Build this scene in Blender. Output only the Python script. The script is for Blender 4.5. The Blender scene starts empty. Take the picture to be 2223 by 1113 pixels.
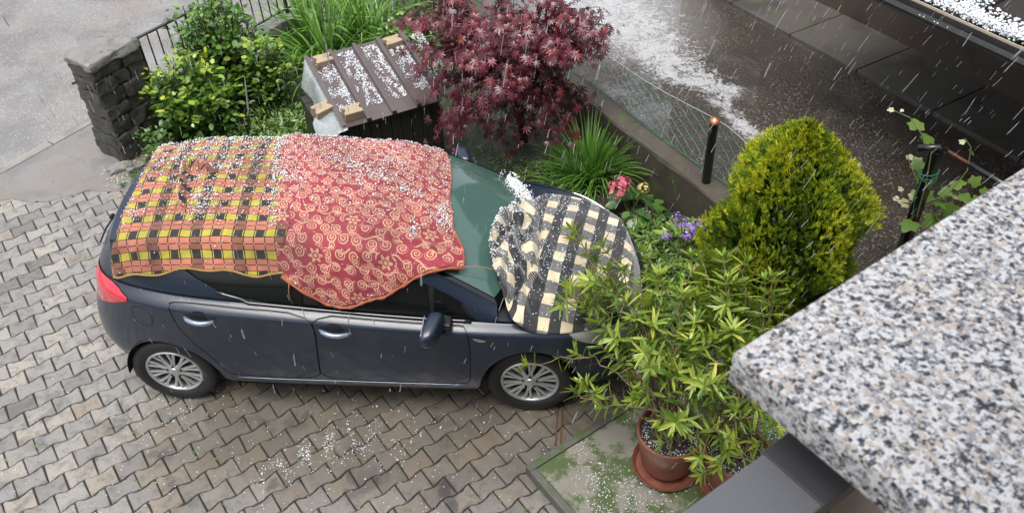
import bpy, bmesh, math, random
import numpy as np
from mathutils import Vector, Matrix
from mathutils.geometry import delaunay_2d_cdt

random.seed(7)
RNG = np.random.default_rng(11)
scene = bpy.context.scene
COL = scene.collection
R = math.radians

# ------------------------------------------------------------------ camera
CAM = np.array([2.9618, -4.8636, 5.2262]); YAW, PITCH, ROLL, FPX = -0.09762, 0.73148, -0.04543, 1902.4
def cam_axes():
    f = np.array([math.sin(YAW)*math.cos(PITCH), math.cos(YAW)*math.cos(PITCH), -math.sin(PITCH)])
    r = np.array([math.cos(YAW), -math.sin(YAW), 0.0]); u = np.cross(r, f)
    c, s = math.cos(ROLL), math.sin(ROLL)
    return c*r+s*u, -s*r+c*u, f
_r, _u, _f = cam_axes()
cam_data = bpy.data.cameras.new('camera'); cam = bpy.data.objects.new('camera', cam_data); COL.objects.link(cam)
M = Matrix.Identity(4)
for i in range(3):
    M[i][0] = _r[i]; M[i][1] = _u[i]; M[i][2] = -_f[i]; M[i][3] = CAM[i]
cam.matrix_world = M
cam_data.sensor_width = 36.0; cam_data.lens = 36.0*FPX/2223.0
cam_data.clip_start = 0.05; cam_data.clip_end = 2000
cam_data.dof.use_dof = True; cam_data.dof.focus_distance = 6.6; cam_data.dof.aperture_fstop = 12.5
scene.camera = cam

# ------------------------------------------------------------------ sky and sun (overcast, rain)
SUN_EL, SUN_AZ = R(74), R(200)
world = bpy.data.worlds.new('World'); scene.world = world; world.use_nodes = True
wn = world.node_tree; wn.nodes.clear()
w_out = wn.nodes.new('ShaderNodeOutputWorld'); w_bg = wn.nodes.new('ShaderNodeBackground')
w_sky = wn.nodes.new('ShaderNodeTexSky'); w_sky.sky_type = 'NISHITA'; w_sky.sun_disc = False
w_sky.sun_elevation = SUN_EL; w_sky.sun_rotation = SUN_AZ; w_sky.air_density = 1.0; w_sky.dust_density = 5.0; w_sky.ozone_density = 1.0
w_hs = wn.nodes.new('ShaderNodeHueSaturation'); w_hs.inputs['Saturation'].default_value = 0.36
wn.links.new(w_sky.outputs[0], w_hs.inputs['Color']); wn.links.new(w_hs.outputs[0], w_bg.inputs[0])
w_bg.inputs[1].default_value = 0.15; wn.links.new(w_bg.outputs[0], w_out.inputs[0])
sun_d = bpy.data.lights.new('sun', 'SUN'); sun_d.energy = 1.0; sun_d.angle = R(40); sun_d.color = (1, .985, .96)
sun = bpy.data.objects.new('sun', sun_d); COL.objects.link(sun)
_sd = Vector((math.sin(SUN_AZ)*math.cos(SUN_EL), math.cos(SUN_AZ)*math.cos(SUN_EL), math.sin(SUN_EL)))
sun.rotation_euler = (-_sd).to_track_quat('-Z', 'Y').to_euler()
scene.view_settings.view_transform = 'Standard'; scene.view_settings.look = 'None'
scene.view_settings.gamma = 1.0; scene.view_settings.use_curve_mapping = False
scene.view_settings.exposure = 1.0
scene.cycles.max_bounces = 6; scene.cycles.transparent_max_bounces = 24

# ------------------------------------------------------------------ pixel -> point (distance comes from a plane the thing touches)
def ray(px, py):
    return _f + _r*((px-1111.5)/FPX) - _u*((py-556.5)/FPX)
def at(px, py, z=0.0):
    d = ray(px, py); t = (z-CAM[2])/d[2]; return CAM + t*d
# axes of the houses, paving and walls
PH = R(39.2); E1 = np.array([math.cos(PH), math.sin(PH), 0.0]); E2 = np.array([math.sin(PH), -math.cos(PH), 0.0]); UP = np.array([0, 0, 1.0])

# ------------------------------------------------------------------ node expressions
class X:
    nt = None
    def __init__(s, sock): s.s = sock
    def _b(a, o, op, b, rev=False):
        return mth(op, b, a) if rev else mth(op, a, b)
    def __add__(a, b): return mth('ADD', a, b)
    def __radd__(a, b): return mth('ADD', b, a)
    def __sub__(a, b): return mth('SUBTRACT', a, b)
    def __rsub__(a, b): return mth('SUBTRACT', b, a)
    def __mul__(a, b): return mth('MULTIPLY', a, b)
    def __rmul__(a, b): return mth('MULTIPLY', b, a)
    def __truediv__(a, b): return mth('DIVIDE', a, b)
    def __rtruediv__(a, b): return mth('DIVIDE', b, a)
def setin(sock, v):
    if isinstance(v, X): X.nt.links.new(v.s, sock)
    elif isinstance(v, (tuple, list)) and sock.type == 'RGBA' and len(v) == 3: sock.default_value = (*v, 1)
    else: sock.default_value = v
def mth(op, a, b=None, c=None, clamp=False):
    n = X.nt.nodes.new('ShaderNodeMath'); n.operation = op; n.use_clamp = clamp
    for i, v in enumerate((a, b, c)):
        if v is not None: setin(n.inputs[i], v)
    return X(n.outputs[0])
fract = lambda a: mth('FRACT', a)
floor = lambda a: mth('FLOOR', a)
lt = lambda a, b: mth('LESS_THAN', a, b)
gt = lambda a, b: mth('GREATER_THAN', a, b)
vmin = lambda a, b: mth('MINIMUM', a, b)
vmax = lambda a, b: mth('MAXIMUM', a, b)
vabs = lambda a: mth('ABSOLUTE', a)
def between(a, lo, hi): return gt(a, lo)*lt(a, hi)
def sstep(a, lo, hi, o0=0.0, o1=1.0):
    n = X.nt.nodes.new('ShaderNodeMapRange'); n.interpolation_type = 'SMOOTHSTEP'
    setin(n.inputs['Value'], a); setin(n.inputs['From Min'], lo); setin(n.inputs['From Max'], hi)
    setin(n.inputs['To Min'], o0); setin(n.inputs['To Max'], o1); return X(n.outputs[0])
def mix(f, a, b):
    n = X.nt.nodes.new('ShaderNodeMix'); n.data_type = 'RGBA'; n.clamp_factor = True
    setin(n.inputs[0], f); setin(n.inputs[6], a); setin(n.inputs[7], b); return X(n.outputs[2])
def coord(kind='Object'):
    return X(X.nt.nodes.new('ShaderNodeTexCoord').outputs[kind])
def pos(): return X(X.nt.nodes.new('ShaderNodeNewGeometry').outputs['Position'])
def uvco():
    n = X.nt.nodes.new('ShaderNodeUVMap'); n.uv_map = 'UVMap'; return X(n.outputs[0])
def sep(v):
    n = X.nt.nodes.new('ShaderNodeSeparateXYZ'); setin(n.inputs[0], v); return [X(o) for o in n.outputs]
def comb(x, y, z=0.0):
    n = X.nt.nodes.new('ShaderNodeCombineXYZ')
    for i, v in enumerate((x, y, z)): setin(n.inputs[i], v)
    return X(n.outputs[0])
def vscale(v, s):
    n = X.nt.nodes.new('ShaderNodeVectorMath'); n.operation = 'MULTIPLY'; setin(n.inputs[0], v); n.inputs[1].default_value = s; return X(n.outputs[0])
def noise(scale, v=None, detail=3.0, rough=0.55, dist=0.0, col=False):
    n = X.nt.nodes.new('ShaderNodeTexNoise'); n.inputs['Scale'].default_value = scale; n.inputs['Detail'].default_value = detail
    n.inputs['Roughness'].default_value = rough; n.inputs['Distortion'].default_value = dist
    if v is not None: setin(n.inputs['Vector'], v)
    return X(n.outputs['Color' if col else 'Fac'])
def voro(scale, v=None, out='Distance', feature='F1', rnd=1.0):
    n = X.nt.nodes.new('ShaderNodeTexVoronoi'); n.feature = feature; n.inputs['Scale'].default_value = scale; n.inputs['Randomness'].default_value = rnd
    if v is not None: setin(n.inputs['Vector'], v)
    return X(n.outputs[out])
def objrand(): return X(X.nt.nodes.new('ShaderNodeObjectInfo').outputs['Random'])
def attr(name, out='Fac'):
    n = X.nt.nodes.new('ShaderNodeAttribute'); n.attribute_name = name; return X(n.outputs[out])
def ramp(f, stops):
    n = X.nt.nodes.new('ShaderNodeValToRGB'); setin(n.inputs[0], f); e = n.color_ramp.elements
    while len(e) < len(stops): e.new(0.5)
    for k, (p_, c_) in enumerate(stops): e[k].position = p_; e[k].color = (*c_, 1)
    return X(n.outputs[0])
def bump(h, strength=0.3, dist=0.01):
    n = X.nt.nodes.new('ShaderNodeBump'); n.inputs['Strength'].default_value = strength; n.inputs['Distance'].default_value = dist
    setin(n.inputs['Height'], h); return X(n.outputs[0])
def material(name):
    m = bpy.data.materials.new(name); m.use_nodes = True; nt = m.node_tree; nt.nodes.clear(); X.nt = nt
    o = nt.nodes.new('ShaderNodeOutputMaterial'); b = nt.nodes.new('ShaderNodeBsdfPrincipled')
    nt.links.new(b.outputs[0], o.inputs[0]); m['_b'] = b.name
    return m, b, o
def pset(b, **k):
    for n, v in k.items(): setin(b.inputs[n.replace('_', ' ')], v)
def simple(name, col, rough=0.5, metal=0.0, coat=0.0, spec=0.5, var=0.0, vscale_=8.0, bmp=0.0, bscale=40.0):
    m, b, o = material(name)
    c = col
    if var:
        n = noise(vscale_, coord(), 4)
        c = mix(n, tuple(x*(1-var) for x in col), tuple(min(1, x*(1+var)) for x in col))
    pset(b, Base_Color=c, Roughness=rough, Metallic=metal, Coat_Weight=coat, Specular_IOR_Level=spec)
    b.inputs['Coat Roughness'].default_value = 0.05
    if bmp: pset(b, Normal=bump(noise(bscale, coord(), 3), bmp, 0.01))
    return m

# ------------------------------------------------------------------ mesh helpers
def mesh(name, V, F, uv=None, smooth=False, normals=None):
    me = bpy.data.meshes.new(name)
    V = np.asarray(V, dtype=np.float64).reshape(-1, 3)
    if isinstance(F, np.ndarray) and F.ndim == 2:
        n, k = F.shape
        me.vertices.add(len(V)); me.vertices.foreach_set('co', V.ravel())
        me.loops.add(n*k); me.loops.foreach_set('vertex_index', F.ravel().astype(np.int32))
        me.polygons.add(n); me.polygons.foreach_set('loop_start', np.arange(0, n*k, k, dtype=np.int32))
        me.update(calc_edges=True)
    else:
        me.from_pydata([tuple(v) for v in V], [], [tuple(int(i) for i in f) for f in F]); me.update()
    if uv is not None:
        l = me.uv_layers.new(name='UVMap'); idx = np.empty(len(me.loops), dtype=np.int32); me.loops.foreach_get('vertex_index', idx)
        l.data.foreach_set('uv', np.asarray(uv)[idx].ravel())
    if smooth: me.polygons.foreach_set('use_smooth', np.ones(len(me.polygons), dtype=bool))
    if normals is not None: me.normals_split_custom_set_from_vertices([tuple(n) for n in normals])
    return me
def put(name, me, mat=None, parent=None):
    o = bpy.data.objects.new(name, me); COL.objects.link(o)
    if mat is not None:
        if isinstance(mat, (list, tuple)):
            for m in mat: me.materials.append(m)
        elif len(me.materials) == 0: me.materials.append(mat)
    if parent is not None: setparent(o, parent)
    return o
def worldm(p):
    return p.matrix_basis.copy() if p.parent is None else worldm(p.parent) @ p.matrix_parent_inverse @ p.matrix_basis
def setparent(o, p):
    o.parent = p; o.matrix_parent_inverse = worldm(p).inverted()      # meshes of parts are written in world coordinates
def tag(o, label=None, cat=None, group=None, kind=None):
    if label: o['label'] = label
    if cat: o['category'] = cat
    if group: o['group'] = group
    if kind: o['kind'] = kind
    return o
def thing(name, loc, label, cat, group=None):
    o = bpy.data.objects.new(name, None); COL.objects.link(o); o.location = tuple(float(v) for v in loc); o.empty_display_size = 0.2
    return tag(o, label, cat, group)
class MB:
    """collects shapes into one mesh"""
    def __init__(s): s.V = []; s.F = []; s.n = 0
    def add(s, V, F):
        V = np.asarray(V, float); s.V.append(V)
        s.F += [tuple(i+s.n for i in f) for f in F]; s.n += len(V); return s
    def box(s, c, ax, ay, az, hx, hy, hz, jit=0.0):
        c = np.asarray(c, float); V = []
        for sx, sy, sz in ((-1,-1,-1),(1,-1,-1),(1,1,-1),(-1,1,-1),(-1,-1,1),(1,-1,1),(1,1,1),(-1,1,1)):
            V.append(c+sx*hx*np.asarray(ax)+sy*hy*np.asarray(ay)+sz*hz*np.asarray(az)+(RNG.uniform(-jit, jit, 3) if jit else 0))
        return s.add(V, [(3,2,1,0),(4,5,6,7),(0,1,5,4),(1,2,6,5),(2,3,7,6),(3,0,4,7)])
    def bbox(s, c, ax, ay, az, hx, hy, hz, b):
        """box with chamfered edges"""
        bm = bmesh.new(); bmesh.ops.create_cube(bm, size=2.0)
        for v in bm.verts: v.co = Vector((v.co.x*hx, v.co.y*hy, v.co.z*hz))
        bmesh.ops.bevel(bm, geom=list(bm.edges), offset=b, segments=2, profile=0.6, affect='EDGES')
        bm.verts.index_update()
        A = np.array([np.asarray(ax, float), np.asarray(ay, float), np.asarray(az, float)])
        V = np.array([v.co[:] for v in bm.verts])@A+np.asarray(c, float); F = [tuple(v.index for v in f.verts) for f in bm.faces]
        bm.free(); return s.add(V, F)
    def tube(s, pts, rad, n=8, cap=True):
        pts = np.asarray(pts, float); m = len(pts); rad = np.broadcast_to(np.asarray(rad, float), (m,))
        T = np.gradient(pts, axis=0); T /= np.linalg.norm(T, axis=1)[:, None]+1e-12
        ref = np.array([0, 0, 1.0]) if abs(T[0][2]) < 0.9 else np.array([1.0, 0, 0])
        V = []
        for i in range(m):
            a = np.cross(T[i], ref); a /= np.linalg.norm(a)+1e-12; b = np.cross(T[i], a)
            ref = np.cross(a, T[i]) if i >= 0 else ref
            th = np.arange(n)*2*np.pi/n
            V.append(pts[i]+rad[i]*(np.cos(th)[:, None]*a+np.sin(th)[:, None]*b))
        F = [(i*n+j, i*n+(j+1) % n, (i+1)*n+(j+1) % n, (i+1)*n+j) for i in range(m-1) for j in range(n)]
        if cap: F += [tuple(range(n))[::-1], tuple((m-1)*n+j for j in range(n))]
        return s.add(np.concatenate(V), F)
    def lathe(s, prof, c, axis=(0,0,1), n=32, a0=0.0, closed=False):
        """prof = [(radius, height)] round axis"""
        ax = np.asarray(axis, float); ref = np.array([1.0, 0, 0]) if abs(ax[0]) < .9 else np.array([0, 0, 1.0])
        e = np.cross(ax, ref); e /= np.linalg.norm(e); g = np.cross(ax, e); th = a0+np.arange(n)*2*np.pi/n
        V = [np.asarray(c)+r*(np.cos(th)[:, None]*e+np.sin(th)[:, None]*g)+h*ax for r, h in prof]; m = len(prof)
        F = [(i*n+j, i*n+(j+1) % n, (i+1)*n+(j+1) % n, (i+1)*n+j) for i in range(m-1) for j in range(n)]
        if closed: F += [((m-1)*n+j, (m-1)*n+(j+1) % n, (j+1) % n, j) for j in range(n)]
        return s.add(np.concatenate(V), F)
    def build(s, name, mat, parent=None, smooth=False, auto=None):
        me = mesh(name, np.concatenate(s.V), s.F)
        bm = bmesh.new(); bm.from_mesh(me); bmesh.ops.recalc_face_normals(bm, faces=bm.faces); bm.to_mesh(me); bm.free()
        if smooth:
            me.polygons.foreach_set('use_smooth', np.ones(len(me.polygons), dtype=bool))
            if auto: me.set_sharp_from_angle(angle=R(auto))
        return put(name, me, mat, parent)
def smoothnoise(P, scale, seed=0):
    """cheap smooth 2-3D noise in numpy: sum of sines"""
    r = np.random.default_rng(seed); P = np.atleast_2d(P)*scale; out = 0
    for k in range(7):
        d = r.normal(size=P.shape[1]); d *= (0.6+0.9*r.random())/np.linalg.norm(d)
        out = out+np.sin(P@d*2*np.pi+r.random()*6.28)
    return out/3.0
# ------------------------------------------------------------------ the car's surface: x forward from the rear axle, y to its left, z up
def itp(x, T): T = np.asarray(T, float); return np.interp(x, T[:, 0], T[:, 1])
def smooth_itp(T):
    T = np.asarray(T, float); xs = np.linspace(T[0, 0], T[-1, 0], 400); ys = np.interp(xs, T[:, 0], T[:, 1])
    w = int(400*0.16/(T[-1, 0]-T[0, 0]))*2+1; k = np.hanning(w+2)[1:-1]; k /= k.sum()
    yp = np.concatenate([2*ys[0]-ys[1:w//2+1][::-1], ys, 2*ys[-1]-ys[-w//2:-1][::-1]]); y2 = np.convolve(yp, k, 'same')[w//2:w//2+400]
    return lambda x: np.interp(x, xs, y2)
zs = smooth_itp([(-.8,1.10),(-.4,1.13),(0,1.135),(.4,1.11),(.8,1.085),(1.2,1.045),(1.6,1.005),(2.0,.975),(2.3,.96),(2.65,.925),(3.0,.865),(3.3,.785),(3.6,.67)])
z0 = smooth_itp([(-.8,.34),(-.4,.28),(0,.25),(.5,.235),(2.2,.235),(2.7,.24),(3.2,.25),(3.6,.27)])
WH = [(0,.775),(.04,.815),(.08,.838),(.14,.848),(.3,.866),(.6,.880),(.85,.885),(.915,.888),(.93,.887),(.945,.878),(.97,.852),(.99,.818),(1,.795)]
XR = smooth_itp([(0,-.52),(.1,-.63),(.3,-.66),(.55,-.62),(.7,-.565),(.85,-.525),(1,-.475)])
XF = smooth_itp([(0,3.40),(.1,3.49),(.35,3.53),(.6,3.5),(.8,3.43),(1,3.30)])
WH = [(h_, float(np.mean(np.interp(np.clip(np.linspace(h_-.012, h_+.012, 25), 0, 1), [a for a, _ in WH], [b for _, b in WH])))) for h_ in np.linspace(0, 1, 201)]
XM = 1.4; REAR_X = -.2
HG = np.unique(np.concatenate([np.linspace(0, 1, 61), np.linspace(.88, 1, 41)])); QG = np.linspace(-1.6, 4.6, 900)
_XT = np.zeros((len(HG), len(QG))); _YT = np.zeros_like(_XT)
QEND = np.zeros((len(HG), 2))
for _i, _h in enumerate(HG):
    w = itp(_h, WH); th = np.linspace(0, np.pi/2, 1500)
    def arc(L, n):
        c = np.cos(th)**(2/n); s_ = np.sin(th)**(2/n); x = L*c[::-1]; y = w*s_[::-1]   # from mid (x=0,y=w) to the end (x=L,y=0)
        d = np.concatenate([[0], np.cumsum(np.hypot(np.diff(x), np.diff(y)))]); return x, y, d
    xr_, yr_, dr_ = arc(XM-XR(_h), 4.0); xf_, yf_, df_ = arc(XF(_h)-XM, 4.4)
    q = np.concatenate([(XM-dr_)[::-1], (XM+df_)[1:]]); xx = np.concatenate([(XM-xr_)[::-1], (XM+xf_)[1:]]); yy = np.concatenate([yr_[::-1], yf_[1:]])
    QEND[_i] = q[0], q[-1]
    _XT[_i] = np.interp(QG, q, xx); _YT[_i] = np.interp(QG, q, yy)
def _bil(T, q, h):
    q = np.asarray(q, float); h = np.clip(np.asarray(h, float), 0, 1)
    fj = np.clip((q-QG[0])/(QG[1]-QG[0]), 0, len(QG)-1.001); j = fj.astype(int); fj = fj-j
    i = np.clip(np.searchsorted(HG, h, side='right')-1, 0, len(HG)-2); fi = (h-HG[i])/(HG[i+1]-HG[i])
    return (T[i, j]*(1-fj)+T[i, j+1]*fj)*(1-fi)+(T[i+1, j]*(1-fj)+T[i+1, j+1]*fj)*fi
def ringP(q, h):
    x = _bil(_XT, q, h); y = _bil(_YT, q, h); return np.stack([x, -y, z0(x)+(zs(x)-z0(x))*h], -1)
def ring_h(q, z):
    h = np.full(np.shape(q), .5)
    for _ in range(6):
        x = _bil(_XT, q, h); h = np.clip((z-z0(x))/(zs(x)-z0(x)), 0, 1)
    return h
def S(q, z): return ringP(q, ring_h(q, z))
def ytop(x):
    i = len(HG)-1; return np.interp(x, _XT[i][np.argsort(_XT[i])], _YT[i][np.argsort(_XT[i])])
zrail = smooth_itp([(-.5,1.40),(-.2,1.425),(0,1.455),(.5,1.475),(1.0,1.475),(1.35,1.455),(1.6,1.425),(1.8,1.375),(2.0,1.295),(2.2,1.185),(2.4,1.06),(2.55,.97)])
yrail = smooth_itp([(-.5,.52),(-.2,.56),(.3,.60),(1.2,.605),(1.6,.615),(2.0,.655),(2.4,.70),(2.6,.71)])
crown = smooth_itp([(-.5,.045),(0,.065),(1.3,.065),(2.0,.05),(2.5,.04)])
bulge = smooth_itp([(-.5,-.12),(-.2,-.045),(0,0),(1.0,0),(1.5,.04),(2.0,.13),(2.45,.19)])
def Gs(x, t):                                                     # side of the cabin, t = 0 belt ... 1 roof rail
    x = np.asarray(x, float); t = np.asarray(t, float); yb = ytop(x)+0.0; yr = yrail(x); tp_ = np.clip(t, 0, 1)
    y = yb+(yr-yb)*(tp_**1.12)+.25*np.minimum(t, 0); z = zs(x)+(zrail(x)-zs(x))*t
    return np.stack([x, -y-0.018*np.sin(np.pi*tp_), z], -1)
def Gz(x, z):
    return Gs(x, (np.asarray(z)-zs(x))/(zrail(x)-zs(x)))
def Top(x, a):                                                    # roof and windscreen, a = -1 (near side) ... 1
    x = np.asarray(x, float); a = np.asarray(a, float); k = 1-np.abs(a)**2.2
    return np.stack([x+bulge(x)*k, a*yrail(x), zrail(x)+crown(x)*k], -1)
def Hood(x, a):
    x = np.asarray(x, float); a = np.asarray(a, float); k = 1-np.abs(a)**2.4
    c = np.interp(x, [2.3, 2.6, 3.0, 3.3], [.07, .075, .07, .03])
    return np.stack([x+0*k, a*ytop(x), zs(x)+c*k], -1)
_XE = float(QEND[-1, 0])
def Hatch(a, b):                                                  # b = 0 roof end ... 1 ring top
    a = np.asarray(a, float); b = np.asarray(b, float); t = Top(np.full(a.shape, REAR_X), a)
    y = a*float(ytop(REAR_X)); th = np.linspace(XR(1.0), REAR_X, 300)
    xb = np.interp(np.abs(y), ytop(th), th); r_ = np.stack([xb, y, zs(xb)], -1)
    p = t+(r_-t)*b[..., None]; p[..., 0] -= .012*np.sin(np.pi*b)*(1-a*a*.6); return p
def numnormal(fn, u, v, e=2e-3):
    a = fn(u+e, v)-fn(u-e, v); b = fn(u, v+e)-fn(u, v-e); n = np.cross(a, b); return n/(np.linalg.norm(n, axis=-1, keepdims=True)+1e-12)
# ------------------------------------------------------------------ car materials
def mk_paint():
    m, b, o = material('navy_paint')
    n = noise(900, coord(), 2); drops = sstep(voro(170, coord()), .16, .26, 1.0, 0.0)*gt(noise(9, coord(), 3), .5)
    pset(b, Base_Color=mix(n, (.0045, .0105, .024), (.008, .017, .036)), Metallic=0.0, Roughness=.40, Specular_IOR_Level=.35, Coat_Weight=.6)
    b.inputs['Coat Roughness'].default_value = .10
    X.nt.links.new(bump(drops, .25, .002).s, b.inputs['Coat Normal']); return m
PAINT = mk_paint()
BLACK = simple('black_trim', (.006, .006, .007), .45)
GLOSSB = simple('black_gloss', (.004, .004, .005), .12, coat=.6)
RUBBER = simple('tyre_rubber', (.010, .010, .011), .55, var=.3, vscale_=30, bmp=.2, bscale=120)
SILVER = simple('wheel_silver', (.52, .53, .54), .32, metal=.75, var=.06)
SILVER_PLAIN = simple('handle_lacquer', (.20, .25, .33), .22, metal=.4, coat=.8)
CHROME = simple('chrome', (.7, .7, .72), .12, metal=1.0)
LENS = simple('clear_lens', (.20, .20, .19), .12, coat=.8, var=.25, vscale_=40)
def mk_glass(name, col, tint, spec=.75, coat=.6):
    m, b, o = material(name); n = noise(3.5, coord(), 3); st = noise(28, vscale(coord(), (1, 4, 1)), 2)
    pset(b, Base_Color=mix(n, col, tint), Roughness=.06, Specular_IOR_Level=spec, Coat_Weight=coat)
    b.inputs['Coat Roughness'].default_value = .06
    d = sstep(voro(120, coord()), .12, .24, 1.0, 0.0)*gt(noise(14, coord(), 2), .48)
    pset(b, Normal=bump(d+st*.3, .12, .003)); return m
SIDEGLASS = mk_glass('side_glass', (.003, .004, .004), (.006, .008, .008), .3, .15)
WINDSCREEN = mk_glass('windscreen_glass', (.040, .090, .076), (.058, .118, .100))
def mk_red():
    m, b, o = material('tail_light_red'); x, y, z = sep(coord())
    lines = fract(z*38.0); n = noise(12, coord(), 2)
    c = mix(n, (.42, .006, .016), (.62, .016, .03))
    c = mix(gt(lines, .86)*.5, c, (.25, .004, .01))
    pset(b, Base_Color=c, Roughness=.18, Coat_Weight=1.0); b.inputs['Emission Color'].default_value = (1, .02, .04, 1); return m
TAILRED = mk_red()

def chaikin(P, n=2, closed=True):
    P = np.asarray(P, float)
    for _ in range(n):
        Qn = np.roll(P, -1, 0) if closed else None
        if closed: P = np.stack([.8*P+.2*Qn, .2*P+.8*Qn], 1).reshape(-1, 2)
    return P
def densify(P, d=.03):
    out = []
    for a, b in zip(P, np.roll(P, -1, 0)):
        k = max(1, int(np.hypot(*(b-a))/d)); out += [a+(b-a)*i/k for i in range(k)]
    return np.array(out)
def inpoly(pts, poly):
    x, y = pts[:, 0], pts[:, 1]; c = np.zeros(len(pts), bool); x2, y2 = poly[-1]
    for x1, y1 in poly:
        m = ((y1 > y) != (y2 > y)); xx = (x2-x1)*(y-y1)/((y2-y1) if y2 != y1 else 1e-12)+x1; c ^= m & (x < xx); x2, y2 = x1, y1
    return c
def polydist(pts, poly):
    d = np.full(len(pts), 9.0)
    for a, b in zip(poly, np.roll(poly, -1, 0)):
        ab = b-a; t = np.clip(((pts-a)@ab)/(ab@ab+1e-12), 0, 1); d = np.minimum(d, np.hypot(*(pts-a-t[:, None]*ab).T))
    return d
def tri_region(outer, holes, us, vs, vsc):
    """triangulate a region of the (u, v) plane; v is scaled by vsc for the distance tests"""
    sc = np.array([1, vsc]); outer = np.asarray(outer)*sc; holes = [np.asarray(h)*sc for h in holes]
    U, Vv = np.meshgrid(us, vs); G = np.stack([U.ravel(), Vv.ravel()], 1)*sc
    ok = inpoly(G, outer) & (polydist(G, outer) > .007)
    for h in holes: ok &= ~inpoly(G, h) & (polydist(G, h) > .007)
    G = G[ok]; P = [outer]+holes+[G]; pts = np.concatenate(P); E = []; b0 = 0
    for L_ in [outer]+holes:
        n = len(L_); E += [(b0+i, b0+(i+1) % n) for i in range(n)]; b0 += n
    vo, _, fo, *_ = delaunay_2d_cdt([Vector(p_) for p_ in pts], E, [], 0, 1e-7)
    vo = np.array([v[:] for v in vo]); T = np.array([f for f in fo if len(f) == 3]); C = vo[T].mean(1)
    k = inpoly(C, outer)
    for h in holes: k &= ~inpoly(C, h)
    T = T[k]; a = vo[T]; ar = (a[:, 1, 0]-a[:, 0, 0])*(a[:, 2, 1]-a[:, 0, 1])-(a[:, 1, 1]-a[:, 0, 1])*(a[:, 2, 0]-a[:, 0, 0])
    T[ar < 0] = T[ar < 0][:, ::-1]
    return vo/sc, T
class Patch:
    """several surface patches in one mesh, with normals taken from the surfaces"""
    def __init__(s): s.V = []; s.N = []; s.F = []; s.n = 0
    def add(s, fn, uv, T, off=0.0, mirror=False, only=False):
        P = fn(uv[:, 0], uv[:, 1]); N = numnormal(fn, uv[:, 0], uv[:, 1]); P = P+N*off
        if not only: s._put(P, N, T)
        if mirror or only: s._put(P*[1, -1, 1], N*[1, -1, 1], T[:, ::-1])
        return s
    def grid(s, fn, us, vs, off=0.0, mirror=False):
        U, Vv = np.meshgrid(us, vs); nu, nv = len(us), len(vs); i = np.arange(nu*nv).reshape(nv, nu)
        T = np.concatenate([np.stack([i[:-1, :-1], i[:-1, 1:], i[1:, 1:]], -1).reshape(-1, 3), np.stack([i[:-1, :-1], i[1:, 1:], i[1:, :-1]], -1).reshape(-1, 3)])
        return s.add(fn, np.stack([U.ravel(), Vv.ravel()], 1), T, off, mirror)
    def _put(s, P, N, T): s.V.append(P); s.N.append(N); s.F.append(T+s.n); s.n += len(P)
    def build(s, name, mat, parent):
        me = mesh(name, np.concatenate(s.V), np.concatenate(s.F), smooth=True, normals=np.concatenate(s.N)); return put(name, me, mat, parent)

car = thing('car', (1.35, 0, 0), 'dark navy blue hatchback with blankets spread over its roof and bonnet', 'car')
HL = np.array([.001, .02, .04, .08, .14, .22, .3, .4, .5, .6, .7, .8, .86, .9, .915, .925, .935, .945, .957, .97, .98, .99, .999])
QL = np.arange(-1.3, 4.4, .02)
def qh(poly, rnd=2, d=.014):
    P = chaikin(poly, rnd) if rnd else np.asarray(poly, float); P = densify(P, d); return np.stack([P[:, 0], ring_h(P[:, 0], P[:, 1])], 1)
def arch(cx, rx, top, n=28):
    t = np.linspace(0, np.pi, n); zc = .30; return [(cx+rx*math.cos(a), zc+(top-zc)*math.sin(a)) for a in t]
ARCH = [(.045, .368, .705), (2.655, .362, .735)]
def shrink(P, d):
    P = np.asarray(P, float); a = np.roll(P, 1, 0); b = np.roll(P, -1, 0); t = b-a; n = np.stack([-t[:, 1], t[:, 0]], 1); n /= np.linalg.norm(n, axis=1)[:, None]+1e-9
    A = .5*np.sum(P[:, 0]*b[:, 1]-b[:, 0]*P[:, 1]); return P+n*d*(1 if A > 0 else -1)
# outlines on the side (q, z)
REAR_DOOR = [(.214, 1.105), (.212, 1.06), (.222, .90), (.30, .73), (.40, .57), (.445, .44), (.48, .392), (1.147, .378), (1.168, .62), (1.204, .90), (1.19, 1.037)]
FRONT_DOOR = [(1.194, 1.037), (1.208, .90), (1.172, .62), (1.151, .378), (2.19, .37), (2.232, .42), (2.245, .58), (2.255, .78), (2.246, .93), (2.205, .955)]
def close_top(P): return P
FUEL = [(-.035+.078*math.cos(t), .945+.092*math.sin(t)) for t in np.linspace(0, 2*np.pi, 24, endpoint=False)]
TAIL = [(-.62, 1.118), (-.45, 1.128), (-.22, 1.125), (-.085, 1.075), (-.26, .995), (-.47, .915), (-.60, .955), (-.66, 1.03)]
HEAD = [(2.90, .872), (3.05, .84), (3.30, .775), (3.52, .715), (3.60, .66), (3.48, .62), (3.2, .70), (3.02, .775)]
REPEAT = [(2.275, .893), (2.31, .89), (2.375, .868), (2.355, .846), (2.30, .858)]
GRILLE = [(3.50, .56), (4.2, .56), (4.2, .30), (3.62, .30)]
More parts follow.
